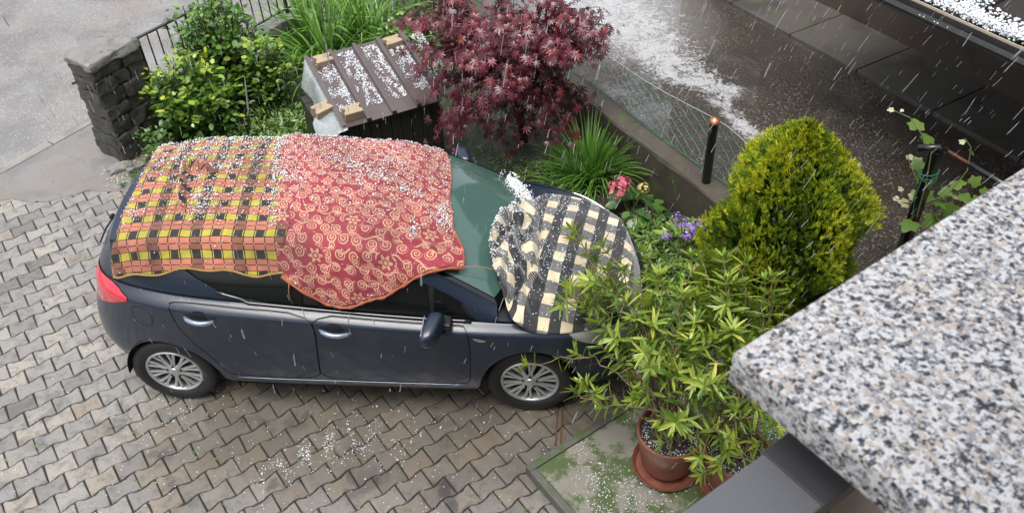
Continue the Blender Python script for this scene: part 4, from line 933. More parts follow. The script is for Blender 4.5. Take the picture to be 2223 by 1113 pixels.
pillar = thing('gate_pillar', pil_c, 'dark rough stone gate pillar with a weathered grey top beside the driveway', 'pillar')
def rough_block(c, ax, ay, hx, hy, hz, seed, amp=.012, cuts=5, SQ=18.0):
    bm = bmesh.new(); bmesh.ops.create_cube(bm, size=2.0); bmesh.ops.subdivide_edges(bm, edges=list(bm.edges), cuts=cuts, use_grid_fill=True)
    V = np.array([v.co[:] for v in bm.verts]); k = (np.abs(V)**SQ).sum(1)**(-1/SQ); V = V*k[:, None]*[hx, hy, hz]
    V = V+np.stack([smoothnoise(V+seed, 5.5, seed+i)+.45*smoothnoise(V+seed, 15, seed+9+i) for i in range(3)], 1)*amp; P = c+np.outer(V[:, 0], ax)+np.outer(V[:, 1], ay)+np.outer(V[:, 2], UP)
    bm.verts.index_update(); F = [tuple(v.index for v in f.verts) for f in bm.faces]; bm.free(); return P, F
MB().box(pil_c+[0, 0, PH_/2-.02], PX_, PY_, UP, PHX-.03, PHY-.03, PH_/2).build('mortar_core', MORTAR, pillar)
zcur, row = 0.0, 0
while zcur < PH_-.02:
    hrow = [.17, .14, .19, .13, .16, .15, .12][row % 7]; hrow = min(hrow, PH_-zcur); fl = 1+.10*max(0, 1-zcur/.5)
    for face in range(4):
        ax, ay, hw, off = ((PX_, PY_, PHX, PHY), (PX_, -PY_, PHX, PHY), (PY_, PX_, PHY, PHX), (PY_, -PX_, PHY, PHX))[face]
        n_ = (2 if hw > .2 else 1)+(1 if (row+face) % 3 == 0 and hw > .2 else 0); cuts_ = np.sort(np.concatenate([[-1, 1], np.linspace(-1, 1, n_+1)[1:-1]+RNG.uniform(-.18, .18, n_-1)]))*hw*fl
        for a, b in zip(cuts_[:-1], cuts_[1:]):
            P, F = rough_block(pil_c+ax*(a+b)/2+ay*(off*fl-.055+RNG.uniform(-.008, .012))+[0, 0, zcur+hrow/2], ax, ay, (b-a)/2-.003, .06, hrow/2-.0025, 100+row*13+face*3+int(a*50), .010)
            MB().add(P, F).build('stone', STONE, pillar, True, 55)
    zcur += hrow; row += 1
P, F = rough_block(pil_c+[0, 0, PH_+.035], PX_, PY_, PHX+.012, PHY+.012, .045, 777, .013, 9, 26.0); MB().add(P, F).build('cap', CAPST, pillar, True, 60)
MB().tube([pil_c-PX_*(PHX)+PY_*PHY*.9+[0, 0, .84], pil_c-PX_*(PHX+.045)+PY_*PHY*.95+[0, 0, .84]], .012, 6).build('hinge', RUST, pillar)
# loose stone and broken edge at the foot
for (x_, y_), s_ in (((-1.52, 2.08), (.09, .035, .045)), ((-1.72, 2.14), (.12, .07, .02))):
    P, F = rough_block(np.array([x_, y_, s_[2]]), E1, E2, *s_, int(x_*-90), .01); st_ = MB().add(P, F).build('loose_stone', CAPST, None, True, 50); tag(st_, 'small squared grey stone lying at the foot of the gate pillar' if s_[0] < .1 else 'flat broken slab of stone at the foot of the gate pillar', 'stone')
# ------------------------------------------------------------------ iron railing on a low wall
FL0 = np.array([-1.60, 3.07, 0]); FD3 = np.array([*SD, 0]); FN3 = np.array([*SN, 0])
lw = thing('low_street_wall', FL0+FD3*1.5, 'low grey stone wall under the iron railing by the street', 'wall')
for k in range(11):
    P, F = rough_block(FL0+FD3*(k*.4+.1)+[0, 0, .19], FD3, FN3, .196, .10, .21, 300+k, .012); MB().add(P, F).build('stone', CAPST, lw, True, 55)
IRON = simple('black_iron', (.010, .010, .011), .4, coat=.3, bmp=.2)
rl = thing('iron_railing', FL0+FD3*1.5+[0, 0, .4], 'thin black iron railing behind the shrubs at the street', 'railing')
MB().bbox(FL0+FD3*1.98+[0, 0, .99], FD3, FN3, UP, 2.02, .02, .008, .003).build('top_rail', IRON, rl); MB().bbox(FL0+FD3*1.98+[0, 0, .47], FD3, FN3, UP, 2.0, .015, .007, .003).build('bottom_rail', IRON, rl)
for k in range(32):
    t = k*.125; post = k % 16 == 0; MB().box(FL0+FD3*t+[0, 0, .69 if post else .73], FD3, FN3, UP, .016 if post else .006, .016 if post else .006, .295 if post else .25).build('post' if post else 'bar', IRON, rl)
# ------------------------------------------------------------------ garden box under a ribbed metal sheet
BO = np.array([.80, 1.82, 0.0]); BX = np.array([.86, .51, 0]); BX /= np.linalg.norm(BX); BY = np.array([-BX[1], BX[0], 0]); BW, BD, ZF, ZB = 1.02, 1.03, .76, .95
box = thing('garden_box', BO+BX*.5+BY*.5, 'dark wooden garden box with a ribbed brown metal lid beside the maple', 'box')
DWOOD = simple('dark_wet_planks', (.016, .014, .013), .5, coat=.2, var=.5, vscale_=14, bmp=.5, bscale=25); OWOOD = simple('orange_lath', (.38, .17, .05), .7, var=.4, vscale_=25)
for k in range(9):
    x0 = .06+k*.104; MB().bbox(BO+BX*(x0+.05)+BY*.075+[0, 0, .36], BX, BY, UP, .0495, .011, .36, .003).build('plank', DWOOD, box)
    MB().bbox(BO+BX*(x0+.05)+BY*(BD-.07)+[0, 0, .44], BX, BY, UP, .0495, .011, .44, .003).build('plank', DWOOD, box)
for k in range(8):
    for x_ in (.05, BW-.05): 
        zt = ZF-.045+(ZB-ZF)*(.13+k*.105)/BD; MB().bbox(BO+BX*x_+BY*(.14+k*.105)+[0, 0, zt/2], BX, BY, UP, .011, .050, zt/2, .003).build('plank', DWOOD, box)
MB().box(BO+BX*BW/2+BY*.055+[0, 0, ZF-.035], BX, BY, UP, BW/2-.02, .012, .016).build('lath', OWOOD, box)
def mk_sheetmetal():
    m, b, o = material('brown_sheet_metal'); n = noise(6, coord(), 4)
    pset(b, Base_Color=mix(n, (.060, .043, .040), (.105, .080, .076)), Roughness=.35, Metallic=.1, Coat_Weight=.8, Normal=bump(noise(50, coord(), 2), .12, .004)); b.inputs['Coat Roughness'].default_value = .08; return m
SHEET = mk_sheetmetal(); prof = [(-.02, 0)]
for k in range(5):
    c = .0+k*.25; prof += [(c-.026, 0), (c-.018, .034), (c+.018, .034), (c+.026, 0)] if k else [(-.02, .03), (.018, .034), (.026, 0)]
prof += [(BW+.03, 0)]; prof = prof[1:]
def rz(y): return ZF+(ZB-ZF)*y/BD
V = [BO+BX*x_+BY*y_+[0, 0, rz(y_)+h_] for y_ in np.linspace(-.02, BD+.03, 6) for x_, h_ in prof]; n = len(prof); F = [(i*n+j, i*n+j+1, (i+1)*n+j+1, (i+1)*n+j) for i in range(5) for j in range(n-1)]
lid = MB().add(V, F).build('lid', SHEET, box); md = lid.modifiers.new('t', 'SOLIDIFY'); md.thickness = .003
sl3 = np.array([*BY[:2], (ZB-ZF)/BD]); sl3 /= np.linalg.norm(sl3); up3 = np.cross(BX, sl3)
# ice lying in the troughs
Ph_ = []
for k in range(5):
    m_ = 1500; x_ = .04+k*.25+.17*RNG.random(m_); y_ = RNG.uniform(.16, 1.0, m_); d_ = np.clip(smoothnoise(np.stack([x_*3, y_], 1), 4.0, 70+k)+.5+1.1*np.clip((x_-.12-k*.25)/.08, 0, 1)+.4*(y_-.5), 0, 2); kk = RNG.random(m_) < d_*.62
    Ph_.append(BO+np.outer(x_[kk], BX)+np.outer(y_[kk], BY)+np.c_[np.zeros((kk.sum(), 2)), rz(y_[kk])+.004])
hail('hail_on_box_lid', np.concatenate(Ph_), .0042, .0078, 'white hail lying in the troughs of the box lid')
# weights on the lid: waisted paving stones
TAN = mk_conc('tan_paving_stone', (.27, .205, .125), (.40, .315, .205), 0, .6, .25, 4)
def stone_block(name, c, ang, label, thick=.062, sc=1.0):
    P = np.array([(-.085, -.06), (.085, -.06), (.085, -.022), (.066, -.005), (.066, .015), (.085, .032), (.085, .06), (.03, .053), (-.03, .06), (-.085, .06), (-.085, .032), (-.066, .015), (-.066, -.005), (-.085, -.022)])*sc*1.3; ca, sa = math.cos(ang), math.sin(ang); P = np.stack([P[:, 0]*ca-P[:, 1]*sa, P[:, 0]*sa+P[:, 1]*ca], 1); n = len(P); V = []
    for h_, k in ((0, 1), (thick-.006, 1), (thick, .95)): V += [c+BX*p[0]*k+sl3*p[1]*k+up3*h_ for p in P]
    F = [(i, (i+1) % n, n+(i+1) % n, n+i) for i in range(n)]+[(n+i, n+(i+1) % n, 2*n+(i+1) % n, 2*n+i) for i in range(n)]+[tuple(range(2*n, 3*n)), tuple(range(n))[::-1]]
    o = MB().add(V, F).build(name, TAN, None); tag(o, label, 'paving stone', 'paving stones weighing down the box lid'); return o
lidp = lambda x_, y_, e=.004: BO+BX*x_+BY*y_+[0, 0, rz(y_)+e]
stone_block('paving_stone', lidp(.14, .93), .05, 'tan paving stone on the back corner of the box lid beside the plastic sheet', sc=.78)
stone_block('paving_stone', lidp(.87, .93), .1, 'tan paving stone on the back corner of the box lid nearest the maple', sc=.78)
stone_block('paving_stone', lidp(.135, .11), .0, 'tan paving stone on the front edge of the ribbed box lid', .085, .80)
stone_block('paving_stone', lidp(-.10, .30, -.04), .25, 'tan paving stone lying on the plastic sheet beside the box lid', .085, .80)
# clear plastic sheet
def mk_plastic():
    m, b, o = material('clear_plastic_sheet'); n = noise(7, coord(), 4)
    pset(b, Base_Color=mix(n, (.32, .37, .38), (.62, .66, .67)), Roughness=.15, Transmission_Weight=.2, Coat_Weight=.9, Alpha=.50, Normal=bump(noise(14, coord(), 3, .5, 1.2), .35, .02)); return m
nu, nv = 22, 40; U_, V_ = np.meshgrid(np.linspace(0, 1, nu), np.linspace(0, 1, nv)); u, v = U_.ravel(), V_.ravel()
y_ = -.05+v*1.12; wd_ = np.interp(v, [0, .1, .25, .4, .7, .9, 1], [.20, .27, .26, .14, .12, .16, .10]); x_ = .03-wd_*u; zz = rz(y_)+.003-.04*u-np.interp(v, [0, .12, .3, .45, 1], [.10, .05, .0, .12, .16])*np.clip(u-.45, 0, 1)**1.5*3+.014*smoothnoise(np.stack([u, v*3], 1), 1.4, 91)*u
front = np.clip(.1-v, 0, 1)*.0
P = BO+np.outer(x_, BX)+np.outer(y_, BY)+np.c_[np.zeros((len(u), 2)), zz]; i = np.arange(nu*nv).reshape(nv, nu); F = np.stack([i[:-1, :-1], i[1:, :-1], i[1:, 1:], i[:-1, 1:]], -1).reshape(-1, 4)
ps = put('plastic_sheet', mesh('plastic_sheet', P, F, smooth=True), mk_plastic()); tag(ps, 'crumpled clear plastic sheet hanging over the edge of the garden box', 'plastic sheet'); md = ps.modifiers.new('t', 'SOLIDIFY'); md.thickness = .002
for k in range(6): MB().bbox(BO+BX*-.12+BY*(.12+k*.14)+[0, 0, .33], BX, BY, UP, .05, .066, .33, .01).build('stacked_plank', DWOOD, box)
# ------------------------------------------------------------------ the house the picture is taken from
GZ = CAM[2]-.62; GC = at(1590, 765, GZ)
def mk_granite():
    m, b, o = material('speckled_granite'); p_ = pos(); v1 = voro(225, p_, 'Color'); a, b2, c2 = sep(v1); v2 = voro(520, p_, 'Color'); d, e, f = sep(v2); n = noise(22, p_, 3)
    dist = noise(150, p_, 4, .75); k = a*.50+dist*.62+(d-.5)*.26
    c = ramp(k, [(.32, (.030, .034, .045)), (.40, (.11, .12, .14)), (.46, (.36, .365, .38)), (.54, (.68, .685, .70)), (.72, (.82, .815, .81))])
    c = mix(gt(b2, .74)*sstep(k, .40, .52)*.75, c, (.62, .50, .40)); c = mix(gt(c2, .84)*.6, c, (.27, .27, .30))
    c = mix(sstep(noise(430, p_, 2), .62, .70)*gt(d, .45), c, (.02, .022, .03))
    pset(b, Base_Color=c, Roughness=.42, Specular_IOR_Level=.45); return m
GRAN = mk_granite(); TH = .04
cop = MB(); cop.bbox(GC+E1*1.25+E2*.46+[0, 0, -TH/2], E1, E2, UP, 1.25, .46, TH/2, .0035); cp = cop.build('granite_coping', GRAN, None, True, 40); tag(cp, 'speckled grey granite coping slab on the balcony parapet', 'coping')
def mk_stucco():
    m, b, o = material('beige_stucco'); p_ = pos(); n = noise(120, p_, 3); pset(b, Base_Color=mix(noise(9, p_, 4), (.40, .35, .30), (.50, .44, .38)), Roughness=.85, Normal=bump(n, .6, .004)); return m
STUC = mk_stucco()
par = MB().box(GC+E1*1.30+E2*.485+[0, 0, -TH-.55-.0005], E1, E2, UP, 1.25, .44, .55).build('parapet', STUC, None); tag(par, 'beige stucco parapet under the granite coping', 'parapet')
hw = thing('own_house', (GC+E1*1.0+E2*2.2)*[1, 1, 0], 'beige stucco house behind the balcony', 'house')
MB().box((GC+E1*2.3+E2*.95)*[1, 1, 0]+[0, 0, (GZ-TH-1.10)/2], E1, E2, UP, 2.2, .85, (GZ-TH-1.10)/2-.001).build('wall', STUC, hw)
MB().box((GC+E1*-.5+E2*3.3)*[1, 1, 0]+[0, 0, 3.9], E1, E2, UP, 5.0, 1.5, 3.9).build('wall', STUC, hw)
MB().box((GC+E1*-2.55+E2*.93)*[1, 1, 0]+[0, 0, GZ-1.08], E1, E2, UP, 2.5, .87, .09).build('balcony_floor', STUC, hw)
MB().box((GC+E1*-.5+E2*2.6)*[1, 1, 0]+[0, 0, 7.9], E1, E2, UP, 5.5, 2.5, .08).build('roof_overhang', ROOFM, hw)
GREYM = simple('anthracite_powder_coat', (.19, .195, .21), .42, coat=.1, var=.06, bmp=.08, bscale=200)
GREYD = simple('anthracite_wet', (.075, .077, .085), .35, coat=.2); rlz = GZ-.085; r0 = at(1725, 935, rlz); r1 = at(1850, 1048, rlz); rm = (r0+r1)/2; wv = abs((r1-r0)@E2)/2
ral = thing('balcony_railing', (GC+E1*-1.0+E2*.1)*[1, 1, 0]+[0, 0, GZ-1.0], 'flat anthracite handrail of the balcony railing meeting the granite coping', 'railing')
tE2 = (rm-GC)@E2; s_end = .05
MB().bbox(GC+E1*(s_end-1.6)+E2*tE2+[0, 0, rlz-GZ-.012], E1, E2, UP, 1.6, wv, .012, .002).build('handrail', GREYM, ral)
MB().bbox(GC+E1*(s_end-.034)+E2*tE2+[0, 0, rlz-GZ+.0015], E1, E2, UP, .022, wv+.0015, .0015, .0006).build('end_plate', GREYD, ral)
MB().bbox(GC+E1*(s_end-1.6)+E2*(tE2+wv*.1)+[0, 0, rlz-GZ-.06], E1, E2, UP, 1.6, wv*.45, .034, .003).build('lower_profile', BLACK, ral)
for k in range(3): MB().box(GC+E1*(-.15-k*1.1)+E2*tE2+[0, 0, rlz-GZ-.53], E1, E2, UP, .02, .02, .44).build('post', GREYM, ral)
MB().bbox(GC+E1*-1.6+E2*tE2+[0, 0, rlz-GZ-.93], E1, E2, UP, 1.6, .015, .015, .003).build('lower_rail', GREYM, ral)
# ------------------------------------------------------------------ flower pots
TERRA = mk_conc('terracotta_plastic', (.20, .062, .038), (.26, .085, .052), 0, .45, .25, 3); POTSOIL = simple('potting_soil', (.03, .026, .024), .8, var=.5, vscale_=40, bmp=.8, bscale=60)
def make_pot(c, r_, h_, label, sauc=True, tilt=0):
    pt = thing('flower_pot', c, label, 'flower pot', 'terracotta pots on the terrace slab'); n = 72; V = []; prof = [(.70, .0, 0), (.74, .02, 0), (.80, .10, 1), (.93, .72, 1), (.95, .78, 0), (1.0, .80, 0), (1.02, .90, 0), (1.03, .985, 0), (1.0, 1.0, 0), (.95, .985, 0), (.92, .85, 0)]
    th = np.arange(n)*2*np.pi/n
    for q, (a, z_, rib) in enumerate(prof):
        rr = r_*a+(.0035*np.where(np.arange(n) % 2 == 0, 1, -1) if rib else 0); V.append(np.stack([c[0]+rr*np.cos(th), c[1]+rr*np.sin(th), np.full(n, c[2]+.03+z_*h_)], 1))
    m = len(prof); F = [(i*n+j, i*n+(j+1) % n, (i+1)*n+(j+1) % n, (i+1)*n+j) for i in range(m-1) for j in range(n)]; MB().add(np.concatenate(V), F).build('body', TERRA, pt, True, 35)
    MB().lathe([(.0005, 0), (r_*.93, 0)], np.array(c)+[0, 0, .03+h_*.87], UP, 32).build('soil', POTSOIL, pt)
    if sauc: MB().lathe([(.0005, .006), (r_*.95, .006), (r_*1.06, .035), (r_*1.09, .038), (r_*1.10, .03), (r_*.98, .0), (.0005, 0)], c, UP, 48).build('saucer', TERRA, pt, True, 35)
    a = RNG.uniform(0, 6.28, 420); rr = r_*.9*np.sqrt(RNG.random(420)); rr = np.where(RNG.random(420) < .5, r_*.9*(1-.25*RNG.random(420)), rr)
    return np.stack([c[0]+rr*np.cos(a), c[1]+rr*np.sin(a), np.full(420, c[2]+.032+h_*.87)], 1)
PC1, PC2 = np.array([3.61, -1.27, .085]), np.array([4.03, -1.40, .085])
hA = make_pot(PC1, .215, .36, 'ribbed terracotta pot in a saucer on the mossy slab, nearer the car', True); hB = make_pot(PC2, .21, .36, 'terracotta pot beside the house wall, behind the other pot', True)
hail('hail_in_pots', np.concatenate([hA, hB]), .003, .0055, 'small white hailstones on the dark soil inside the pots')
ROUND = struct('stepping_disc', MB().lathe([(.0005, .0), (.27, .0), (.28, -.01)], np.array([3.80, -1.62, .0822]), UP, 40).build('tmp', SLABM).data, None); bpy.data.objects.remove(bpy.data.objects['tmp']); ROUND['kind'] = 'structure'
# ------------------------------------------------------------------ loose hail on the ground
def blob(n, c, sx, sy, z, ang=0):
    q = RNG.normal(size=(n, 2))*[sx, sy]; ca, sa = math.cos(ang), math.sin(ang); return np.stack([c[0]+q[:, 0]*ca-q[:, 1]*sa, c[1]+q[:, 0]*sa+q[:, 1]*ca, np.full(n, z)], 1)
pts = []
for x_, y_, n_, sx, sy in ((640, 1000, 130, .13, .03), (740, 955, 150, .14, .03), (690, 975, 110, .12, .05), (800, 975, 90, .10, .05), (700, 1020, 110, .2, .06), (600, 1020, 90, .08, .03), (870, 960, 70, .10, .04), (420, 870, 120, .14, .04)): q_ = blob(n_*2, at(x_, y_, 0), sx*1.3, sy*1.9, -.001, PH); pts.append(q_[RNG.random(len(q_)) < np.clip(smoothnoise(q_[:, :2], 5.5, 17)*.9+.25, 0, 1)])
n = 2600; c_ = np.stack([RNG.uniform(-2.2, 2.9, n), RNG.uniform(-2.3, 1.3, n), np.full(n, -.001)], 1); kk = inpoly(c_[:, :2], PAVE_POLY) & ~SLAB_E(c_[:, :2]) & (RNG.random(n) < .25+.75*np.exp(-((c_[:, 1]+1.15)/.5)**2)*(c_[:, 0] > -.4)); pts.append(c_[kk])
hail('hail_on_paving', np.concatenate(pts), .0028, .0058, 'loose white hailstones scattered and drifted on the paving')
n = 9500; sE, tE = RNG.random(n)*1.9, RNG.random(n)*1.6; w_ = np.clip(smoothnoise(np.stack([sE, tE], 1), 1.7, 95)+.45, 0, 2); kk = RNG.random(n) < w_*.8; P = SL0+np.outer(sE[kk], E1)+np.outer(tE[kk], E2)+E1*.07+E2*.07; P[:, 2] = .081
hail('hail_on_slab', P, .003, .0062, 'white hailstones strewn over the mossy terrace slab')
pts = [blob(260, at(1420, 640, 0), .16, .22, .02), blob(160, at(1430, 480, .02), .12, .10, .025), blob(120, at(1000, 350, 0), .25, .12, .03), blob(120, at(1180, 370, 0), .2, .1, .03), blob(200, at(270, 385, 0), .12, .14, .012)]
n = 650; q = np.stack([RNG.uniform(-6, 3, n), RNG.uniform(.15, 6, n)], 1); P = np.c_[K0+np.outer(q[:, 0]+1.5, SD)+np.outer(q[:, 1], SN), np.full(n, -.011)]; hail('hail_on_street', P, .003, .006, 'sparse white hailstones lying on the wet street')
hail('hail_on_garden_bed', np.concatenate(pts), .003, .0065, 'white hailstones strewn on the dark soil of the garden bed')
# ------------------------------------------------------------------ plants
def mk_leaf(name, stops, rough=.38, trans=.30, coat=.25, vein=True):
    m, b, o = material(name); t = attr('tone'); n = noise(25, pos(), 2)
    c = ramp(t+(n-.5)*.22, stops); pset(b, Base_Color=c, Roughness=rough, Coat_Weight=coat); b.inputs['Coat Roughness'].default_value = .15
    tr = X.nt.nodes.new('ShaderNodeBsdfTranslucent'); X.nt.links.new(c.s, tr.inputs[0]); mx = X.nt.nodes.new('ShaderNodeMixShader'); mx.inputs[0].default_value = trans
    X.nt.links.new(b.outputs[0], mx.inputs[1]); X.nt.links.new(tr.outputs[0], mx.inputs[2]); X.nt.links.new(mx.outputs[0], o.inputs[0]); return m
def norm(a): return a/(np.linalg.norm(a, axis=-1, keepdims=True)+1e-9)
# leaf templates: x across, y along, z out of the leaf
def tmpl_ovate(w=.32, bend=.12):
    ys = np.array([0, .25, .55, .85, 1.0]); ws = np.array([.03, .85, 1.0, .5, .0])*w; V = []
    for y, x in zip(ys, ws): V += [(-x, y, .10*w-bend*y*y), (0, y, -bend*y*y-.0), (x, y, .10*w-bend*y*y)]
    F = []
    for i in range(4):
        for j in range(2): a = i*3+j; F.append((a, a+1, a+4, a+3))
    return np.array(V), np.array(F)
def tmpl_lance(w=.085, bend=.22):
    ys = np.array([0, .2, .5, .8, 1.0]); ws = np.array([.25, .8, 1.0, .6, .05])*w; V = []
    for y, x in zip(ys, ws): V += [(-x, y, .25*w-bend*y*y), (0, y, -bend*y*y), (x, y, .25*w-bend*y*y)]
    return np.array(V), np.array([(i*3+j, i*3+j+1, i*3+j+4, i*3+j+3) for i in range(4) for j in range(2)])
def tmpl_maple():
    V = [(0, 0, 0)]; F = []; L_ = [.55, .80, .95, 1.0, .95, .80, .55]; A = np.radians([-120, -78, -38, 0, 38, 78, 120])
    for k, (l, a) in enumerate(zip(L_, A)):
        d = np.array([math.sin(a), math.cos(a)]); p_ = np.array([d[1], -d[0]]); n = len(V)
        for t, w in ((.30, -.075), (.30, .075), (.58, -.10), (.58, .10), (1.0, 0)): q = d*l*t+p_*w; V.append((q[0], q[1]+.0, -.20*(l*t)**2))
        F += [(0, n, n+1), (n, n+2, n+3), (n, n+3, n+1), (n+2, n+4, n+3)]
    return np.array(V), np.array(F)
def leaves(name, mat, parent, T, P, A, N, Sz, tone, quads=True):
    """P positions, A along, N normal, Sz length"""
    V0, F0 = T; P, A, N = map(np.asarray, (P, A, N)); A = norm(A); B = norm(np.cross(A, N)); N = np.cross(B, A); n, k = len(P), len(V0)
    V = P[:, None]+Sz[:, None, None]*(V0[None, :, :1]*B[:, None]+V0[None, :, 1:2]*A[:, None]+V0[None, :, 2:]*N[:, None])
    F = (F0[None]+(np.arange(n)*k)[:, None, None]).reshape(-1, F0.shape[1]); me = mesh(name, V.reshape(-1, 3), F, smooth=True); set_attr(me, 'tone', np.repeat(tone, k)); return put(name, me, mat, parent)
def curve(p0, p1, sag, n=8, wob=.02, r=RNG):
    t = np.linspace(0, 1, n)[:, None]; P = p0+(p1-p0)*t; P = P+np.array([0, 0, 1.0])*(sag*4*t*(1-t)); P[1:-1] += r.normal(0, wob, (n-2, 3)); return P
BARK = simple('brown_bark', (.045, .032, .022), .7, var=.4, vscale_=20, bmp=.4); GSTEM = simple('green_stem', (.10, .12, .035), .6, var=.3, vscale_=20); OSTEM = simple('oleander_stem', (.16, .12, .07), .65, var=.35, vscale_=15)
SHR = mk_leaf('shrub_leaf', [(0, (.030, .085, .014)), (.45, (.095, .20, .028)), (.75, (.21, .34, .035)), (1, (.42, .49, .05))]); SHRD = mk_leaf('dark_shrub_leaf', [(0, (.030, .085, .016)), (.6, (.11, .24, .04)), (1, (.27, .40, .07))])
OV = tmpl_ovate()
def shrub(name, c, rx, ry, h, nst, per, size, mat, label, cat, tonefn, seed, group=None, low=.15, stem=BARK, T=OV):
    r = np.random.default_rng(seed); t = thing(name, c, label, cat, group); P, A, N, S_, O_ = [], [], [], [], []; cc = np.array(c); stems = MB()
    for k in range(nst):
        a = r.uniform(0, 6.283); q = math.sqrt(r.random()); e = cc+np.array([rx*q*math.cos(a), ry*q*math.sin(a), h*(1-.45*q*q)*r.uniform(low+.45, 1.0)]); b = cc+np.array([rx*.3*q*math.cos(a), ry*.3*q*math.sin(a), 0])
        cv = curve(b, e, .12*h*r.random(), 9, .02*h, r); stems.tube(cv, np.linspace(.009, .003, 9)*max(.5, h), 5, False)
        for m in range(per):
            f = low+(1-low)*(m+r.random())/per; i = min(int(f*8), 7); g = f*8-i; p_ = cv[i]*(1-g)+cv[i+1]*g; d = norm(cv[i+1]-cv[i]); sd = r.normal(size=3); sd[2] = abs(sd[2])*.5; sd = norm(sd-d*(sd@d)); 
            side = p_+sd*r.uniform(.02, .13)*max(.6, h)*(.6 if f > .85 else 1); al = norm(sd*.9+d*.5+np.array([0, 0, -.15])); P.append(side); A.append(al); N.append(norm(np.array([0, 0, 1.0])+r.normal(0, .38, 3)+sd*.25)); S_.append(size*r.uniform(.6, 1.2)); O_.append(tonefn(side-cc, f, r))
    stems.build('stem', stem, t, True); leaves('foliage', mat, t, T, P, A, N, np.array(S_), np.array(O_)); return t
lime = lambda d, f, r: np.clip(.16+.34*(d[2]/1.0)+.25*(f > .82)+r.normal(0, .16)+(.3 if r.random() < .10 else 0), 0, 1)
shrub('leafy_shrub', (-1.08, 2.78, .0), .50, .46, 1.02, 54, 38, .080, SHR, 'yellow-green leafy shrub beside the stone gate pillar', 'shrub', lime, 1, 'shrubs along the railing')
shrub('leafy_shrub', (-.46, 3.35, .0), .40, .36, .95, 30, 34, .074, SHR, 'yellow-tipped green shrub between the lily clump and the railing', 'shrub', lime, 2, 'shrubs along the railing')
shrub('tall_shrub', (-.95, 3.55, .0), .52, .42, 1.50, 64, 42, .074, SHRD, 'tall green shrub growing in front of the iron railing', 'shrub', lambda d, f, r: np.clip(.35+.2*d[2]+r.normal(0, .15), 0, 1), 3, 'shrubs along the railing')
shrub('rose_sprig', (-1.38, 2.28, .0), .26, .20, .45, 16, 18, .045, SHRD, 'small leafy rose sprigs at the foot of the gate pillar', 'plant', lambda d, f, r: np.clip(.45+r.normal(0, .18), 0, 1), 4)
shrub('green_shrub', (1.0, 4.1, .0), .42, .42, .9, 26, 30, .05, SHRD, 'green shrub growing behind the garden box and the maple', 'shrub', lambda d, f, r: np.clip(.5+.2*d[2]+r.normal(0, .15), 0, 1), 5, None)
shrub('green_shrub', (.95, 5.0, .0), .5, .4, .9, 22, 28, .05, SHRD, 'dark green shrub behind the lily clump', 'shrub', lambda d, f, r: np.clip(.25+.2*d[2]+r.normal(0, .15), 0, 1), 6, None)
# grass-like clumps: ribbons
def blades(name, mat, parent, base, n, L_, spread, w, arch_, seed, seg=7, r0=.10, tone=(.2, .9)):
    r = np.random.default_rng(seed); V = np.zeros((n, (seg+1)*2, 3)); tn = np.zeros((n, (seg+1)*2))
    for k in range(n):
        a = r.uniform(0, 6.283); q = r.random()**.7; out = np.array([math.cos(a), math.sin(a), 0]); l = L_*r.uniform(.6, 1.15); p_ = np.array(base)+np.array([math.cos(a+.4), math.sin(a+.4), 0])*r0*q; lean = spread*q+.08; tw = r.normal(0, .3); sd = np.cross(out, [0, 0, 1.0]); sd = norm(sd+np.array([0, 0, tw*.3])); kt = r.uniform(*tone)
        for s in range(seg+1):
            f = s/seg; ww = w*(1-f**2.2)*(.7+.6*min(f*4, 1)*.5)+.0004; V[k, 2*s] = p_-sd*ww; V[k, 2*s+1] = p_+sd*ww; tn[k, 2*s:2*s+2] = kt*(.55+.5*f); th = lean+arch_*q*f*f*1.5; th = min(th, 2.5); p_ = p_+(out*math.sin(th)+np.array([0, 0, math.cos(th)]))*l/seg
    F0 = np.array([(2*s, 2*s+1, 2*s+3, 2*s+2) for s in range(seg)]); m_ = (seg+1)*2; F = (F0[None]+(np.arange(n)*m_)[:, None, None]).reshape(-1, 4); me = mesh(name, V.reshape(-1, 3), F, smooth=True); set_attr(me, 'tone', np.clip(tn.ravel(), 0, 1)); return put(name, me, mat, parent)
LILY = mk_leaf('lily_blade', [(0, (.030, .085, .016)), (.5, (.13, .29, .04)), (1, (.29, .47, .10))], .35, .3); GRS = mk_leaf('grass_blade', [(0, (.030, .09, .014)), (.5, (.11, .27, .030)), (1, (.26, .44, .08))], .4, .3)
for k, (c, n, l, s_) in enumerate((((-.28, 4.62, .0), 170, 1.0, .75), ((.30, 4.75, .0), 190, 1.05, .75), ((.05, 4.15, .0), 150, .85, .85), ((.62, 4.45, .0), 110, .8, .8))):
    t = thing('lily_clump', c, ['clump of arching lily leaves next to the yellow-tipped shrub', 'tall clump of arching strap leaves at the railing wall', 'lily clump bending forward behind the ribbed box lid', 'short lily clump next to the green shrub behind the box'][k], 'plant', 'arching strap-leaved clumps behind the garden box'); blades('blade_tuft', LILY, t, c, int(n*.9), l, s_, .019, 1.45, 20+k, 8, .20)
t = thing('grass_clump', (3.10, 2.12, 0), 'bright green grass clump at the foot of the garden wall beside the maple', 'grass clump'); blades('blade_tuft', GRS, t, (3.10, 2.12, 0), 360, .62, .85, .0075, 1.1, 30, 8, .17); blades('blade_tuft', GRS, t, (2.92, 1.95, 0), 130, .48, .9, .005, 1.1, 31, 8, .12)
